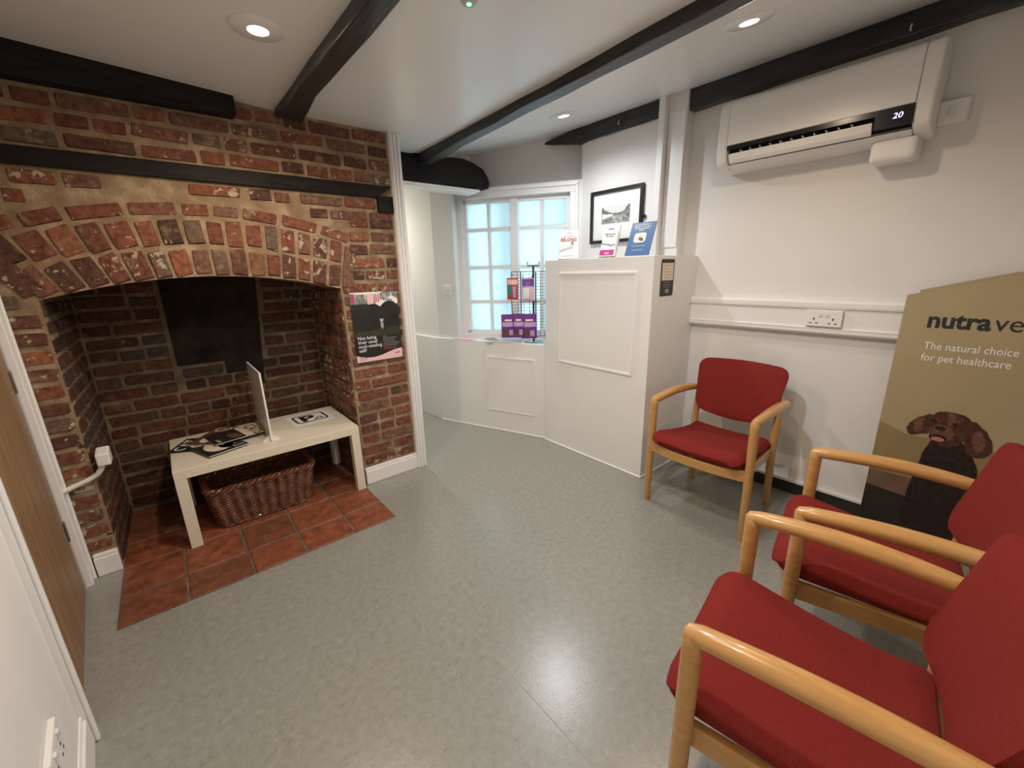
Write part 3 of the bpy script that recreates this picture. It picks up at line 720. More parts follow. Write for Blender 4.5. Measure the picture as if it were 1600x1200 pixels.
# basket
bs=thing('wicker_basket','dark brown rectangular wicker basket under the low table','basket',(.255,2.68,.007))
def basket_path(z, off, n=200, ph=0):
    t=z/.235; hx_,hy_=lerp(.232,.268,t)+off,lerp(.112,.140,t)+off; r=.045; out=[]
    per=[]
    L1=2*(hx_-r); L2=2*(hy_-r); A=math.pi/2*r; tot=2*(L1+L2)+4*A
    for i in range(n):
        s=(i/n)*tot; 
        for seg in range(4):
            ln=L1 if seg%2==0 else L2
            cxs=((1,-1),(1,1),(-1,1),(-1,-1))[seg]
            if s<ln:
                p=[(-hx_+r+s,-hy_,0,-1),(hx_,-hy_+r+s,1,0),(hx_-r-s,hy_,0,1),(-hx_,hy_-r-s,-1,0)][seg]; break
            s-=ln
            if s<A:
                q=s/A*math.pi/2+(-math.pi/2,0,math.pi/2,math.pi)[seg]; cx_,cy_=cxs[0]*(hx_-r),cxs[1]*(hy_-r)
                p=(cx_+r*math.cos(q),cy_+r*math.sin(q),math.cos(q),math.sin(q)); break
            s-=A
        per.append(p)
    return per
wv=MB(); NS=28
NR=17
for r_ in range(NR):
    z=.018+.0132*r_; n=NS*6; per=basket_path(z,0,n); pts=[]
    for i,(x,y,nx,ny) in enumerate(per):
        k=abs(math.sin(math.pi*i/6)); o=.013*k-.004
        pts.append((.255+x+nx*o,2.68+y+ny*o,.007+z+.0018*math.sin(i*.37+r_)))
    wv.tube(pts,.0052,6,closed=True)
o=obj('weave',wv,'wicker',bs,True); o['kind']='stuff'
stk=MB()
for i in range(NS):
    a=basket_path(.004,0,NS*6)[i*6]; b=basket_path(.235,0,NS*6)[i*6]
    stk.tube([(.255+a[0],2.68+a[1],.011),(.255+b[0],2.68+b[1],.242)],.0048,6)
o=obj('stakes',stk,'wicker',bs,True)
rim=MB()
for ph in (0,2.1,4.2):
    per=basket_path(.235,0,240); pts=[]
    for i,(x,y,nx,ny) in enumerate(per):
        q=i*.42+ph; pts.append((.255+x+nx*.011*math.cos(q),2.68+y+ny*.011*math.cos(q),.244+.011*math.sin(q)))
    rim.tube(pts,.0085,6,closed=True)
obj('rim',rim,'wicker',bs,True)
bot=MB()
for ph in (0,3.14):
    per=basket_path(.0,0,240); pts=[]
    for i,(x,y,nx,ny) in enumerate(per):
        q=i*.42+ph; pts.append((.255+x+nx*.007*math.cos(q),2.68+y+ny*.007*math.cos(q),.017+.007*math.sin(q)))
    bot.tube(pts,.0080,6,closed=True)
obj('base_braid',bot,'wicker',bs,True)
obj('base',MB().box(.04,2.585,.010,.47,2.775,.02),'wicker',bs)
# divider board
dv=thing('divider_board','thin white board standing upright across the low table','board',(.335,2.8,BH))
obj('panel',MB().box(.330,2.57,BH+.004,.340,2.99,BH+.405),'white_plastic',dv,bevel=.0015)
for y in (2.60,2.94):
    obj('foot',MB().slab(frame((.29,y,BH),XD,ZD),[(0,0),(.09,0),(.09,.004),(.056,.03),(.034,.03),(0,.004)],-.006,.006),'clear_white',dv)
# sign card
sg=thing('sign_card','white laminated card with a black letter P lying on the low table','card',(.61,2.85,BH),R(4))
fs_=frame((0,0,.0005),(1,0,0),(0,1,0))
obj('card',MB().slab(fs_,rrect(-.125,-.115,.125,.115,.015),0,.0015),'paper_white',sg,local=True)
rim_=MB()
o_=rrect(-.098,-.085,.098,.085,.03); i_=rrect(-.086,-.073,.086,.073,.022)
n_=len(o_); fr0=fs_
vs=[V((x,y,.0024)) for x,y in o_]+[V((x,y,.0024)) for x,y in i_]
rim_.add(vs,[(i,(i+1)%n_,n_+(i+1)%n_,n_+i) for i in range(n_)]); obj('border_print',rim_,'ink_black',sg,local=True)
text('letter_print','P',.17,'ink_black',fs_,-.065,-.060,.0022,sg,bold=.006,local=True,squeeze=1.05)
obj('house_print',MB().add([V((x,y,.0024)) for x,y in ((.012,-.045),(.05,-.005),(.056,-.012),(.024,-.045),(.078,-.045),(.078,-.053),(.004,-.053))],[(0,1,2,3),(0,3,4,5,6)]),'ink_black',sg,local=True)
obj('house_print',MB().add([V((x,y,.0024)) for x,y in ((.058,-.012),(.066,-.012),(.066,-.045),(.058,-.045))],[(0,1,2,3)]),'ink_black',sg,local=True)
# magazines
def magazine(x,y,z,rz,cover,label,title,tcol,sub=None,blobs=()):
    m=thing('magazine',label,'magazine',(x,y,z),rz,'magazines on the low table'); f=frame((0,0,0),XD,YD); W,H=.20,.275
    obj('pages',MB().box(-W/2+.001,-H/2+.001,.0008,W/2-.0015,H/2-.001,.0052),'paper_white',m,local=True)
    obj('cover',MB().box(-W/2,-H/2,.0052,W/2,H/2,.0062).box(-W/2,-H/2,0,W/2,H/2,.0008).box(-W/2-.0006,-H/2,0,-W/2,H/2,.0062),cover,m,local=True)
    for pts,c in blobs: decal('cover_photo',f,pts,c,.0066,m,True)
    text('title_print',title,.085,tcol,f,-W/2+.012,H/2-.075,.0070,m,bold=.0015,local=True,squeeze=.95)
    if sub: text('small_print',sub,.022,'ink_white',f,W/2-.012,-H/2+.02,.0070,m,align='RIGHT',local=True,bold=.0004)
blA=[(ell(.02,-.01,.055,.08,18,.3),'ink_brown'),(ell(-.03,-.06,.035,.05,16),'ink_cream')]
blB=[(ell(.0,-.02,.07,.09,18,-.4),'ink_cream'),(ell(.03,-.05,.04,.05,16),'ink_brown')]
blC=[([(-.1,.02),(.1,.02),(.1,.1375),(-.1,.1375)],'ink_cream'),(ell(.03,-.02,.06,.03,16,.2),'ink_brown')]
magazine(.035,2.80,BH+.0005,R(62),'poster_dark','dark magazine at the left end of the spread on the low table','CAT','ink_white',None,blA)
magazine(.085,2.70,BH+.0075,R(20),'poster_dark','dark magazine with a white spine nearest the front edge of the low table','CAT','ink_white','CATS',blB)
magazine(.115,2.84,BH+.0145,R(-38),'ink_brown','brown-covered magazine lying crosswise in the middle of the spread','CATS','ink_cream',None,blA)
magazine(.190,2.79,BH+.0215,R(-78),'poster_dark','topmost magazine with a cream title band beside the divider board','CATS','ink_brown','CATS',blC)

# ------------------------------------------------------------------ poster on the brick pier
po=thing('wall_poster','dark portrait poster about a sock-stealing pet on the brick pier','poster',(1.005,BY,.83))
pf_=frame((.857,BY-.010,.822),XD,ZD); PW,PH=.300,.425
obj('sheet',MB().slab(pf_,rect(0,0,PW,PH),-.001,.001),'poster_dark',po)
decal('photo_print',pf_,rect(0,PH-.07,PW,PH),'photo_dark',.0014,po)
decal('photo_print',pf_,[(.0,.150),(.3,.158),(.3,.20),(.18,.196),(.0,.186)],'poster_grass',.0014,po)
decal('photo_print',pf_,[(0,PH-.004),(.05,PH-.012),(.13,PH-.014),(.20,PH-.006),(.20,PH),(0,PH)],'ink_white',.0018,po)
decal('photo_print',pf_,[(.15,PH-.07),(.19,PH-.095),(.22,PH-.055),(.255,PH-.045),(.29,PH-.085),(.3,PH-.07),(.3,PH-.05),(.265,PH-.025),(.23,PH-.035),(.20,PH-.045)],'ink_white',.0018,po)
decal('photo_print',pf_,ell(.24,PH-.115,.065,.055),'poster_dark',.0020,po)
for x,w_,h_,c in ((.004,.022,.06,'ink_magenta'),(.03,.006,.05,'ink_white'),(.088,.008,.05,'ink_white'),(.10,.048,.07,'ink_pink'),(.152,.034,.065,'ink_white'),(.20,.045,.05,'photo_grey'),(.255,.008,.04,'ink_white')):
    decal('washing_print',pf_,[(x,PH-.012),(x+w_,PH-.010),(x+w_-.003,PH-h_),(x+.004,PH-h_-.004)],c,.0022,po)
for x in (.158,.172): decal('washing_print',pf_,[(x,PH-.014),(x+.007,PH-.014),(x+.007,PH-.062),(x,PH-.062)],'ink_red',.0026,po)
decal('pet_print',pf_,ell(.182,.222,.010,.026),'ink_grey',.0020,po); decal('pet_print',pf_,[(.172,.245),(.192,.245),(.194,.264),(.188,.256),(.177,.256),(.171,.264)],'ink_lightgrey',.0024,po)
decal('footer_print',pf_,[(0,0),(PW,0),(PW,.062)]+[(PW*(1-i/12),.042+.018*math.cos(i/12*math.pi*1.5)) for i in range(1,12)]+[(0,.045)],'ink_pink',.0018,po)
for i,s_ in enumerate(('Not being','their usual','sock-stealing','self?')): text('headline_print',s_,.029,'ink_white',pf_,.018,.140-i*.0255,.0022,po,bold=.0001)
for i,w_ in enumerate((.03,.10,.08,.09,.12,.11,.10,.09)):
    decal('copy_print',pf_,rect(.178,.145-i*.0115,.178+w_*.9,.148-i*.0115),'ink_red' if i>5 else 'ink_grey',.0020,po)
for i,s_ in enumerate(('Let us help','keep your','pet well')): text('footer_text_print',s_,.012,'ink_black',pf_,.018,.036-i*.0125,.0022,po)
decal('copy_print',pf_,rect(.25,.030,.285,.036),'ink_red',.0022,po)

# ------------------------------------------------------------------ conduit and box beside the oak door
cd=thing('cable_conduit','white cable conduit bending up to a box on the brick jamb','conduit',(-.42,2.5,.47))
obj('pipe',MB().tube([(-.53,2.512,.452),(-.47,2.512,.468),(-.43,2.512,.480),(-.395,2.512,.492),(-.368,2.510,.508),(-.352,2.508,.530),(-.346,2.508,.553),(-.344,2.508,.575)],.011,12),'white_plastic',cd,True)
obj('junction_box',MB().hexa([(-.358,2.478,.548),(-.312,2.478,.548),(-.312,2.56,.548),(-.358,2.56,.548)],[(-.358,2.478,.606),(-.312,2.478,.606),(-.312,2.56,.618),(-.358,2.56,.618)]),'white_plastic',cd,bevel=.006)

# ------------------------------------------------------------------ air conditioner
ac=thing('air_conditioner','white wall-mounted air conditioner with a black vent strip showing 20','air conditioner',(RX,.79,1.9))
prof=[(RX,2.215),(2.60,2.215),(2.565,2.205),(2.548,2.19),(2.541,2.16),(2.538,1.985),(2.565,1.985),(2.60,1.93),(2.60,1.905),(2.57,1.892),(2.60,1.878),(2.68,1.868),(RX,1.868)]
def xz(prof,y0,y1):
    mb=MB(); n=len(prof); mb.add([(x,y0,z) for x,z in prof]+[(x,y1,z) for x,z in prof],[tuple(range(n)),tuple(range(n,2*n))[::-1]]+[(i,(i+1)%n,n+(i+1)%n,n+i) for i in range(n)]); return mb
obj('body',xz(prof,.41,1.165),'white_plastic',ac,True,bevel=.003)
cap=[(RX,2.215),(2.60,2.215),(2.565,2.205),(2.548,2.19),(2.541,2.16),(2.538,1.99),(2.541,1.93),(2.552,1.90),(2.60,1.878),(2.68,1.868),(RX,1.868)]
obj('end_cap',xz(cap,1.165,1.222),'white_plastic',ac,True,bevel=.010); obj('end_cap',xz(cap,.352,.41),'white_plastic',ac,True,bevel=.010)
obj('vent_recess',MB().hexa([(2.566,.41,1.975),(2.601,.41,1.905),(2.601,1.163,1.905),(2.566,1.163,1.975)],[(2.5645,.41,1.984),(2.5985,.41,1.91),(2.5985,1.163,1.91),(2.5645,1.163,1.984)]),'dark_void',ac)
obj('vent_strip',MB().box(2.536,.41,1.962,2.548,1.163,1.984),'black_plastic',ac)
dsp=obj('display_panel',MB().box(2.5365,.408,1.908,2.552,.535,1.975),'black_plastic',ac,bevel=.002)
text('digits','20',.030,'digit',frame((2.5360,.475,1.940),(0,-1,0),(0,0,1)),0,0,.0006,dsp,squeeze=1.1,shear=.15)
obj('louver_flap',MB().hexa([(2.541,.54,1.910),(2.556,.54,1.893),(2.556,1.150,1.893),(2.541,1.150,1.910)],[(2.533,.54,1.940),(2.537,.54,1.943),(2.537,1.150,1.943),(2.533,1.150,1.940)]),'white_plastic',ac,bevel=.002)
for i in range(11):
    y=.60+.048*i; obj('vane',MB().hexa([(2.560,y,1.925),(2.59,y,1.925),(2.59,y+.004,1.925),(2.560,y+.004,1.925)],[(2.553,y+.018,1.958),(2.575,y+.018,1.962),(2.575,y+.024,1.962),(2.553,y+.024,1.958)]),'lamp_ring',ac)
obj('pipe_cover',MB().box(2.60,.385,1.785,RX,.545,1.878),'white_plastic',ac,bevel=.022,seg=4)
iso=thing('isolator_switch','square white isolator switch on the wall right of the air conditioner','switch',(RX,.312,1.96))
obj('back_box',MB().box(RX-.032,.262,1.912,RX,.356,2.006),'white_plastic',iso,bevel=.006)
obj('plate',MB().box(RX-.040,.266,1.916,RX-.0315,.352,2.002),'white_plastic',iso,bevel=.003)
obj('rocker',MB().box(RX-.047,.298,1.94,RX-.0395,.322,1.975),'clear_white',iso,bevel=.002)

# ------------------------------------------------------------------ dado trunking and socket
dt=thing('dado_trunking','white three-channel dado trunking along the right wall','trunking',(RX,.5,1.07))
dprof=[(RX,1.162),(2.705,1.162),(2.692,1.150),(2.692,1.128),(2.700,1.124),(2.700,1.018),(2.692,1.014),(2.692,.992),(2.705,.980),(RX,.980)]
obj('trunk',xz(dprof,NY,1.371),'white_plastic',dt,bevel=.002)
for z in (1.1235,1.0145): obj('lid_edge',MB().box(2.690,NY,z-.0025,2.702,1.371,z+.0025),'gloss_white',dt)
so=thing('double_socket','white double socket outlet on the dado trunking','socket',(2.69,.628,1.07))
obj('plate',MB().box(2.680,.546,1.026,2.6995,.706,1.112),'white_plastic',so,bevel=.003)
for yc in (.668,.584):
    for dy,dz,wy,wz in ((0,.008,.006,.012),(-.014,-.014,.011,.005),(.014,-.014,.011,.005)):
        obj('pin_hole',MB().box(2.6792,yc+dy-wy/2,1.058+dz-wz/2,2.681,yc+dy+wy/2,1.058+dz+wz/2),'black',so)
for yc in (.640,.612): obj('rocker',MB().box(2.676,yc-.007,1.078,2.681,yc+.007,1.096),'clear_white',so,bevel=.001)
so2=thing('wall_socket','white socket outlet low on the left wall at the lower left corner','socket',(lx(1.22),1.22,.34))
obj('plate',lbar(MB(),1.14,1.29,0,.014,.25,.345),'white_plastic',so2,bevel=.003)
for yc in (1.18,1.25):
    obj('rocker',lbar(MB(),yc-.008,yc+.008,.012,.019,.315,.333),'clear_white',so2)
    for dy,dz in ((0,.01),(-.012,-.012),(.012,-.012)): obj('pin_hole',lbar(MB(),yc+dy-.004,yc+dy+.004,.012,.0145,.285+dz-.004,.285+dz+.004),'black',so2)
sw=thing('light_switch','single white light switch on the passage wall left of the window','switch',(1.89,3.17,1.2))
def upbar(mb,s0,s1,o0,o1,z0,z1): return lowbar(mb,s0,s1,o0-iu,o1-iu,z0,z1)
obj('plate',upbar(MB(),.095,.170,0,.012,1.16,1.245),'white_plastic',sw,bevel=.003)
obj('rocker',upbar(MB(),.125,.142,.010,.018,1.187,1.218),'clear_white',sw,bevel=.002)

# ------------------------------------------------------------------ framed picture
pc=thing('framed_picture','black framed monochrome street photograph on the wall behind the cupboard','picture',(PX_,1.96,1.72))
ff=frame((PX_-.002,2.19,1.538),(0,-1,0),(0,0,1)); FWd,FHt=.452,.368
mbf=MB()
for r_ in (rect(0,0,FWd,.022),rect(0,FHt-.022,FWd,FHt),rect(0,.022,.022,FHt-.022),rect(FWd-.022,.022,FWd,FHt-.022)): mbf.slab(ff,r_,0,.022)
obj('frame',mbf,'black',pc,bevel=.002)
obj('mount',MB().slab(ff,rect(.02,.02,FWd-.02,FHt-.02),0,.006),'paper_white',pc)
decal('photo_print',ff,rect(.10,.135,.345,.255),'photo_sky',.0068,pc)
decal('photo_print',ff,[(.10,.135),(.345,.135),(.345,.15),(.26,.195),(.22,.20),(.10,.165)],'photo_grey',.0074,pc)
decal('photo_print',ff,[(.10,.16),(.10,.245),(.112,.252),(.118,.235),(.15,.222),(.19,.206),(.235,.203),(.235,.19),(.17,.182)],'photo_dark',.0078,pc)
decal('photo_print',ff,[(.345,.155),(.345,.255),(.325,.246),(.30,.212),(.26,.203),(.235,.203),(.235,.192),(.29,.185)],'photo_dark',.0080,pc)
decal('photo_print',ff,[(.105,.165),(.15,.178),(.20,.188),(.20,.198),(.14,.20),(.105,.205)],'ink_white',.0084,pc)
decal('caption_print',ff,rect(.20,.112,.26,.115),'ink_grey',.0070,pc)
obj('wall_hook',MB().slab(ff,ell(FWd+.012,.155,.012,.012,14),0,.012),'black',pc)

# ------------------------------------------------------------------ leaflets on the cupboard
def leaflet(name,label,cat,x,y,rz,tilt_,W,H,base,thick=.006,group=None):
    t=thing(name,label,cat,(x,y,CZ+(.0075 if tilt_<R(-10) else .0055)),rz,group,tilt_)
    f=frame((-W/2,-.0,0),XD,ZD)   # local front faces -y
    obj('sheet',MB().slab(f,rect(0,0,W,H),-thick,.0),base,t,local=True)
    return t,f
RZC=R(-52)      # facing the room
t,f=leaflet('leaflet_holder','pink and white leaflet in a clear holder nearest the window on the cupboard','leaflet',2.345,2.15,RZC,R(-8),.135,.205,'paper_white',.012)
for a in (rect(-.006,-.0,.0,.21),rect(.135,-.0,.141,.21)): obj('holder_side',MB().slab(f,a,-.03,.004),'clear_white',t,local=True)
obj('holder_base',MB().slab(f,rect(-.006,0,.141,.004),-.05,.014),'clear_white',t,local=True)
text('headline_print','THEY REALLY',.017,'ink_pink',f,.0675,.155,.0012,t,bold=.0005,align='CENTER',local=True)
text('headline_print','BELONG',.030,'ink_red',f,.0675,.128,.0012,t,bold=.0008,align='CENTER',local=True)
decal('logo_print',f,rect(.045,.182,.09,.188),'ink_pink',.001,t,True)
decal('rosette_print',f,ell(.095,.118,.010,.010),'ink_grey',.001,t,True); decal('rosette_print',f,[(.087,.115),(.103,.115),(.107,.095),(.095,.104),(.083,.095)],'ink_grey',.0012,t,True)
decal('photo_print',f,[(.0,.065),(.03,.075),(.085,.09),(.10,.088),(.098,.078),(.06,.07),(.02,.055),(0,.05)],'ink_lightgrey',.001,t,True)
decal('copy_print',f,rect(.02,.022,.11,.026),'ink_lightgrey',.001,t,True)
t,f=leaflet('leaflet_holder','narrow white leaflet holder with a magenta foot below the framed picture','leaflet',2.305,1.775,R(-78),R(-22),.110,.215,'paper_white',.014)
obj('holder_base',MB().slab(f,rect(-.004,0,.114,.006),-.016,.010),'clear_white',t,local=True)
obj('holder_side',MB().slab(f,rect(.10,0,.104,.17),-.035,.003),'clear_white',t,local=True)
decal('foot_print',f,rect(0,.002,.10,.048),'ink_magenta',.001,t,True)
text('foot_text_print','VETS',.016,'ink_white',f,.05,.018,.0016,t,align='CENTER',local=True,bold=.0004)
text('headline_print','Sharing love\nfor pets',.015,'ink_black',f,.05,.152,.0014,t,align='CENTER',local=True,bold=.0003)
decal('logo_print',f,rect(.03,.188,.07,.195),'ink_blue',.001,t,True)
decal('photo_print',f,[(.0,.10),(.025,.092),(.06,.088),(.075,.082),(.085,.088),(.1,.085),(.1,.078),(.07,.07),(.055,.076),(0,.088)],'ink_grey',.001,t,True)
t,f=leaflet('information_board','blue leaning information board with a pet photo on the cupboard','board',2.285,1.535,R(-84),R(-24),.160,.215,'ink_blue',.005)
obj('strut',MB().slab(frame((.03,.004,.0),YD,ZD),[(0,.15),(0,.012),(.06,.030)],-.002,.002),'paper_white',t,local=True)
for i,s_ in enumerate(('Become a Member of','Healthier Pets for plenty','of fantastic exclusive','benefits')): text('headline_print',s_,.0115,'ink_white',f,.075,.196-i*.0125,.0012,t,align='CENTER',local=True,bold=.0003)
decal('photo_print',f,rrect(.036,.082,.114,.145,.016),'ink_white',.001,t,True); decal('photo_print',f,ell(.074,.112,.028,.017,16,.5),'ink_cream',.0014,t,True); decal('photo_print',f,ell(.084,.103,.018,.010,16,-.5),'ink_brown',.0018,t,True)
text('footer_print','Pet Health Club',.011,'ink_white',f,.075,.030,.0012,t,align='CENTER',local=True); decal('copy_print',f,rect(.03,.058,.12,.061),'ink_lightgrey',.001,t,True)
# strip notice on the end of the cupboard
st=thing('strip_notice','narrow dark notice card stuck on the end of the cupboard','notice',(2.38,CY0,1.29))
fz=frame((2.305,CY0-.0005,1.182),XD,ZD)
obj('card',MB().slab(fz,rrect(0,0,.148,.217,.010),0,.0012),'ink_black',st)
decal('paper_print',fz,rect(.012,.093,.138,.195),'ink_cream',.0018,st)
for i in range(5): decal('copy_print',fz,rect(.03,.178-i*.018,.03+(.07,.05,.09,.10,.08)[i],.181-i*.018),'ink_grey',.0024,st)
for i in range(3): decal('copy_print',fz,rect(.035,.080-i*.014,.11,.082-i*.014),'ink_grey',.0018,st)
decal('logo_print',fz,ell(.078,.030,.022,.012),'ink_grey',.0018,st)

# ------------------------------------------------------------------ treat rack on the sill
rx,ry=2.285,2.465
rk=thing('display_rack','black wire display stand with hanging packets on the window sill','rack',(rx,ry,SZ))
obj('base_plate',MB().lathe([(.075,0),(.078,.003),(.074,.006),(.02,.008)],(rx,ry,SZ+.0005),32),'metal_grey',rk,True)
obj('pole',MB().tube([(rx,ry,SZ+.006),(rx,ry,1.385)],.0085,12),'wire_black',rk,True)
lf=V((-.77,.64,0)).normalized(); tw=V((-.64,-.77,0))
def gridpanel(org,dirv,wid,z0,z1,nz,nx):
    mb=MB()
    for i in range(nz+1): z=lerp(z0,z1,i/nz); mb.tube([V(org)+dirv*0+ZD*z,V(org)+dirv*wid+ZD*z],.0016 if 0<i<nz else .0028,5)
    for i in range(nx+1): p=V(org)+dirv*(wid*i/nx); mb.tube([p+ZD*z0,p+ZD*z1],.0016 if 0<i<nx else .0028,5)
    return mb
oc=V((rx,ry,0))
g1=gridpanel(oc+tw*.02-lf*.015,(lf+tw*.10).normalized(),.19,.835,1.345,22,4); obj('wire_grid',g1,'wire_black',rk)
g2=gridpanel(oc+tw*.02-lf*.02,(-lf+tw*-.15).normalized(),.14,.835,1.345,22,4); obj('wire_grid',g2,'wire_black',rk)
g3=gridpanel(oc-tw*.06+lf*.10,(tw).normalized(),.12,.835,1.345,22,2); obj('wire_grid',g3,'wire_black',rk)
hd=MB().tube([oc+lf*.045+ZD*1.418,oc+lf*.045+ZD*1.388,oc-lf*.045+ZD*1.388,oc-lf*.045+ZD*1.418],.0045,8); obj('header_fork',hd,'wire_black',rk)
for a,z in ((.165,1.312),(.09,1.30),(.015,1.30),(.165,1.032),(.10,1.04),(.03,1.032)):
    p=oc+tw*.022+lf*a; obj('hook',MB().tube([p+ZD*z,p+tw*.075+ZD*(z+.002),p+tw*.082+ZD*(z+.014)],.0026,6),'wire_black',rk)
def packet(c,w_,h_,base,label,bands,group,ang=0):
    dirx=(-lf*math.cos(ang)+tw*math.sin(ang)).normalized()
    t=thing('treat_packet',label,'packet',(c.x,c.y,c.z),0,group)
    fr_=(V(c)-dirx*(w_/2),dirx,ZD.copy())
    k=6
    def top(u,v_): n_=dirx.cross(ZD); return fr_[0]+dirx*(w_*u)+ZD*(-h_*(1-v_))+n_*(.004+.012*math.sin(math.pi*u)*math.sin(math.pi*min(1,v_*1.15)))
    def bt_(u,v_): n_=dirx.cross(ZD); return fr_[0]+dirx*(w_*u)+ZD*(-h_*(1-v_))+n_*(.002-.006*math.sin(math.pi*u)*math.sin(math.pi*v_))
    obj('pouch',MB().shell(top,bt_,8,8),base,t,True)
    for (u0,v0,u1,v1,m_) in bands:
        def tp(u,v_,e): q=top(lerp(u0,u1,u),lerp(v0,v1,v_)); return q+dirx.cross(ZD)*e
        obj('label_print',MB().shell(lambda u,v_:tp(u,v_,.0012),lambda u,v_:tp(u,v_,.0002),6,3),m_,t,True)
pb=[(.06,.48,.94,.66,'lilac'),(.25,.72,.75,.78,'ink_white'),(.15,.08,.5,.36,'ink_brown'),(.55,.1,.85,.34,'lilac'),(.04,.66,.96,.69,'ink_magenta')]
packet(oc+tw*.07+lf*.205+ZD*1.022,.112,.185,'purple','purple treat pouch hanging low at the left of the rack',pb,'purple treat pouches')
packet(oc+tw*.085+lf*.125+ZD*1.024,.085,.185,'purple','purple treat pouch hanging low in the middle of the rack',pb,'purple treat pouches')
packet(oc+tw*.075+lf*.040+ZD*1.022,.122,.195,'purple','purple treat pouch hanging low beside the rack pole',pb,'purple treat pouches')
packet(oc+tw*.07+lf*.165+ZD*1.300,.09,.165,'ink_red','red and pink packet with a green toy hanging high on the rack',[(.05,.70,.95,.93,'ink_pink'),(.0,.22,.5,.66,'ink_green'),(.55,.1,.8,.6,'lilac')],'packets at the top of the rack',.3)
packet(oc+tw*.07+lf*.045+ZD*1.296,.10,.175,'lilac','purple and white packet hanging high beside the rack pole',[(.05,.66,.95,.95,'purple'),(.08,.1,.6,.58,'ink_white'),(.65,.05,.95,.6,'ink_pink')],'packets at the top of the rack')
# papers on the sill
def paper(x,y,rz,w_,h_,label,m_='paper_white'):
    t=thing('flyer',label,'flyer',(x,y,SZ+.001),rz,'papers on the window sill')
    obj('sheet_stack',MB().box(-w_/2,-h_/2,0,w_/2,h_/2,.006),'paper_white',t,local=True,bevel=.001)
    decal('print',frame((-w_/2,-h_/2,.0),XD,YD),rect(.012,.012,w_-.012,h_-.012),m_,.0066,t,True)
paper(2.02,3.04,R(20),.15,.21,'pink and white flyers at the left end of the window sill','ink_pink')
paper(2.10,2.80,R(-22),.12,.20,'grey printed flyer in the middle of the window sill','ink_grey')
paper(2.165,2.64,R(24),.13,.20,'pale blue flyer beside the display rack foot','ink_lightgrey')

# ------------------------------------------------------------------ tan display standee
sd=thing('dog_standee','tall tan cardboard display with a brown spaniel and the word nutravet','display',(2.62,0,0))
SX=2.60; fd=frame((SX,.305,0),(0,-1,0),(0,0,1))
SW=.60
obj('front_panel',MB().slab(fd,[(0,0),(SW,0),(SW,1.205),(.33,1.288),(.30,1.288),(-.005,1.205)],-.012,0),'standee_tan',sd)
obj('rear_panel',MB().slab((fd[0]+V((.045,0,0)),fd[1],fd[2]),[(.03,0),(SW-.03,0),(SW-.03,1.22),(.33,1.302),(.30,1.302),(.03,1.226)],-.008,0),'standee_edge',sd)
obj('side_panel',MB().box(SX+.012,.262,0,SX+.04,.270,1.17),'standee_edge',sd)
decal('ground_print',fd,[(0,.335),(.10,.315),(.20,.33),(.35,.34),(SW,.33),(SW,.60),(.40,.56),(.10,.56),(0,.60)],'tan_shadow',.0008,sd)
decal('ground_print',fd,[(0,.235),(SW,.25),(SW,.345),(0,.345)],'rug',.0012,sd)
decal('ground_print',fd,[(0,0),(SW,0),(SW,.26),(.19,.245),(0,.262)],'standee_dark',.0016,sd)
# spaniel print: chest, ears, head, muzzle, mouth, eyes
def wob(pts,n=5,s=.0022,seed=1):      # smooth closed outline through the points with a ragged, furry edge
    rr=random.Random(seed); out=[]; k=len(pts)
    for i in range(k):
        p0,p1,p2,p3=pts[i-1],pts[i],pts[(i+1)%k],pts[(i+2)%k]
        for j in range(n):
            t=j/n; q=[.5*(2*b+(c-a)*t+(2*a-5*b+4*c-d_)*t*t+(3*b-a-3*c+d_)*t**3) for a,b,c,d_ in zip(p0,p1,p2,p3)]
            out.append((q[0]+rr.uniform(-s,s),q[1]+rr.uniform(-s,s)))
    return out
decal('dog_print',fd,wob([(.165,.10),(.36,.10),(.375,.30),(.35,.45),(.315,.53),(.28,.57),(.20,.57),(.175,.50),(.16,.40),(.15,.25)],seed=6),'dog_dark',.0020,sd)
decal('dog_print',fd,wob([(.175,.675),(.145,.665),(.115,.635),(.100,.600),(.103,.572),(.120,.562),(.145,.575),(.170,.585),(.185,.62)]),'dog_fur',.0024,sd)
decal('dog_print',fd,wob([(.295,.675),(.325,.655),(.355,.62),(.372,.575),(.365,.535),(.335,.515),(.305,.525),(.290,.56),(.280,.62)],seed=2),'dog_fur',.0024,sd)
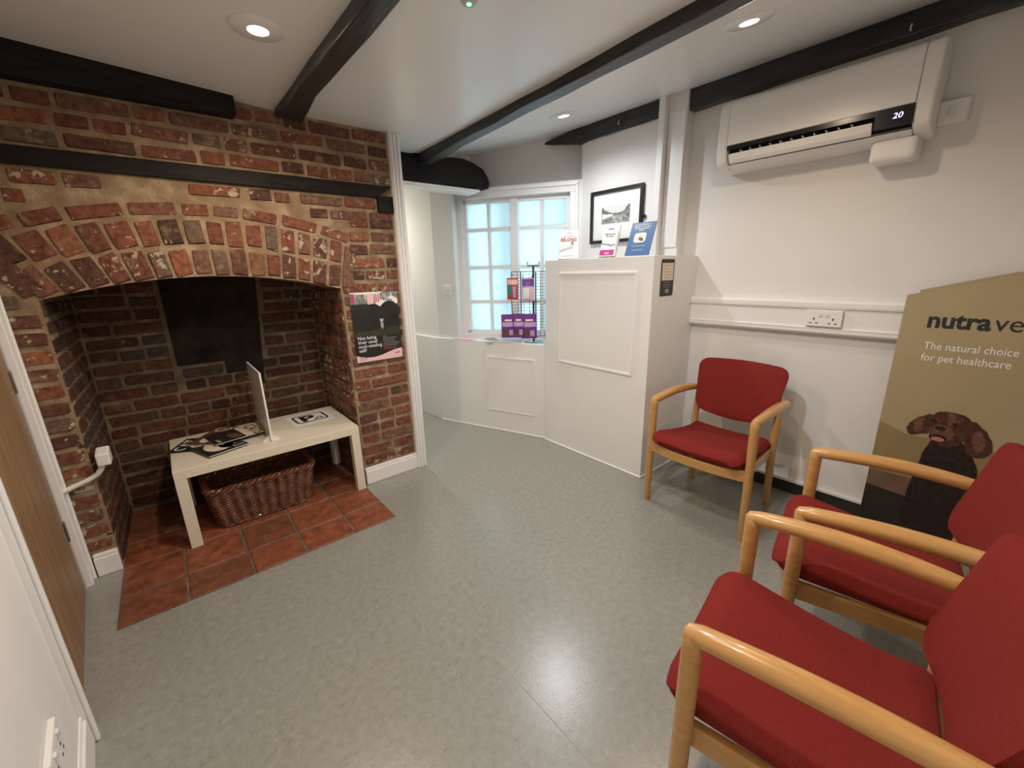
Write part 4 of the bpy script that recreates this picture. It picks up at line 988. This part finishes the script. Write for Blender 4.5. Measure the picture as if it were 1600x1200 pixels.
decal('dog_print',fd,wob([(.185,.690),(.235,.700),(.280,.688),(.300,.655),(.298,.615),(.275,.560),(.240,.535),(.205,.550),(.182,.600),(.172,.650)],seed=3,s=.0012),'dog_fur',.0028,sd)
decal('dog_print',fd,ell(.212,.598,.040,.040),'dog_light',.0032,sd)
decal('dog_print',fd,ell(.206,.618,.018,.011),'dog_dark',.0036,sd)
decal('dog_print',fd,ell(.206,.572,.030,.016),'dog_dark',.0036,sd); decal('dog_print',fd,ell(.206,.566,.022,.010),'dog_tongue',.0040,sd)
decal('dog_print',fd,wob([(.118,.640),(.135,.652),(.150,.640),(.150,.600),(.135,.580),(.120,.595)],seed=11,s=.003),'dog_light',.0027,sd)
decal('dog_print',fd,wob([(.315,.640),(.335,.620),(.350,.585),(.345,.550),(.325,.545),(.310,.585)],seed=12,s=.003),'dog_light',.0027,sd)
decal('dog_print',fd,wob([(.222,.690),(.240,.692),(.248,.665),(.240,.640),(.226,.640)],seed=13,s=.0015),'dog_light',.0031,sd)
for x in (.180,.246): decal('dog_print',fd,ell(x,.648,.010,.006),'dog_dark',.0036,sd)
for x in (.180,.246): decal('dog_print',fd,ell(x,.662,.014,.004,16,.2 if x>.2 else -.2),'dog_light',.0034,sd)
decal('dog_print',fd,ell(.23,.475,.055,.012,20,.15),'ink_black',.0030,sd)
text('title_print','nutra',.096,'ink_black',fd,.080,1.068,.0010,sd,bold=.0030,squeeze=.92)
text('title_print','vet',.096,'ink_black',fd,.278,1.068,.0010,sd,bold=0,squeeze=.92)
text('subtitle_print','The natural choice',.046,'ink_white',fd,.088,.970,.0010,sd,squeeze=.80)
text('subtitle_print','for pet healthcare',.046,'ink_white',fd,.088,.918,.0010,sd,squeeze=.80)

# ------------------------------------------------------------------ grey cloth behind the nearest chair
def cl(u,v_,th): return V((lerp(1.05,1.75,u),NY+.065+.022*math.sin(u*38)*(.4+.6*(1-v_))+th,lerp(.0,.62,v_)))
tag(obj('hanging_cloth',MB().shell(lambda u,v_:cl(u,v_,.002),lambda u,v_:cl(u,v_,-.002),90,6),'mortar_cloth',None,True),'grey cloth hanging in folds behind the nearest red chair','cloth')
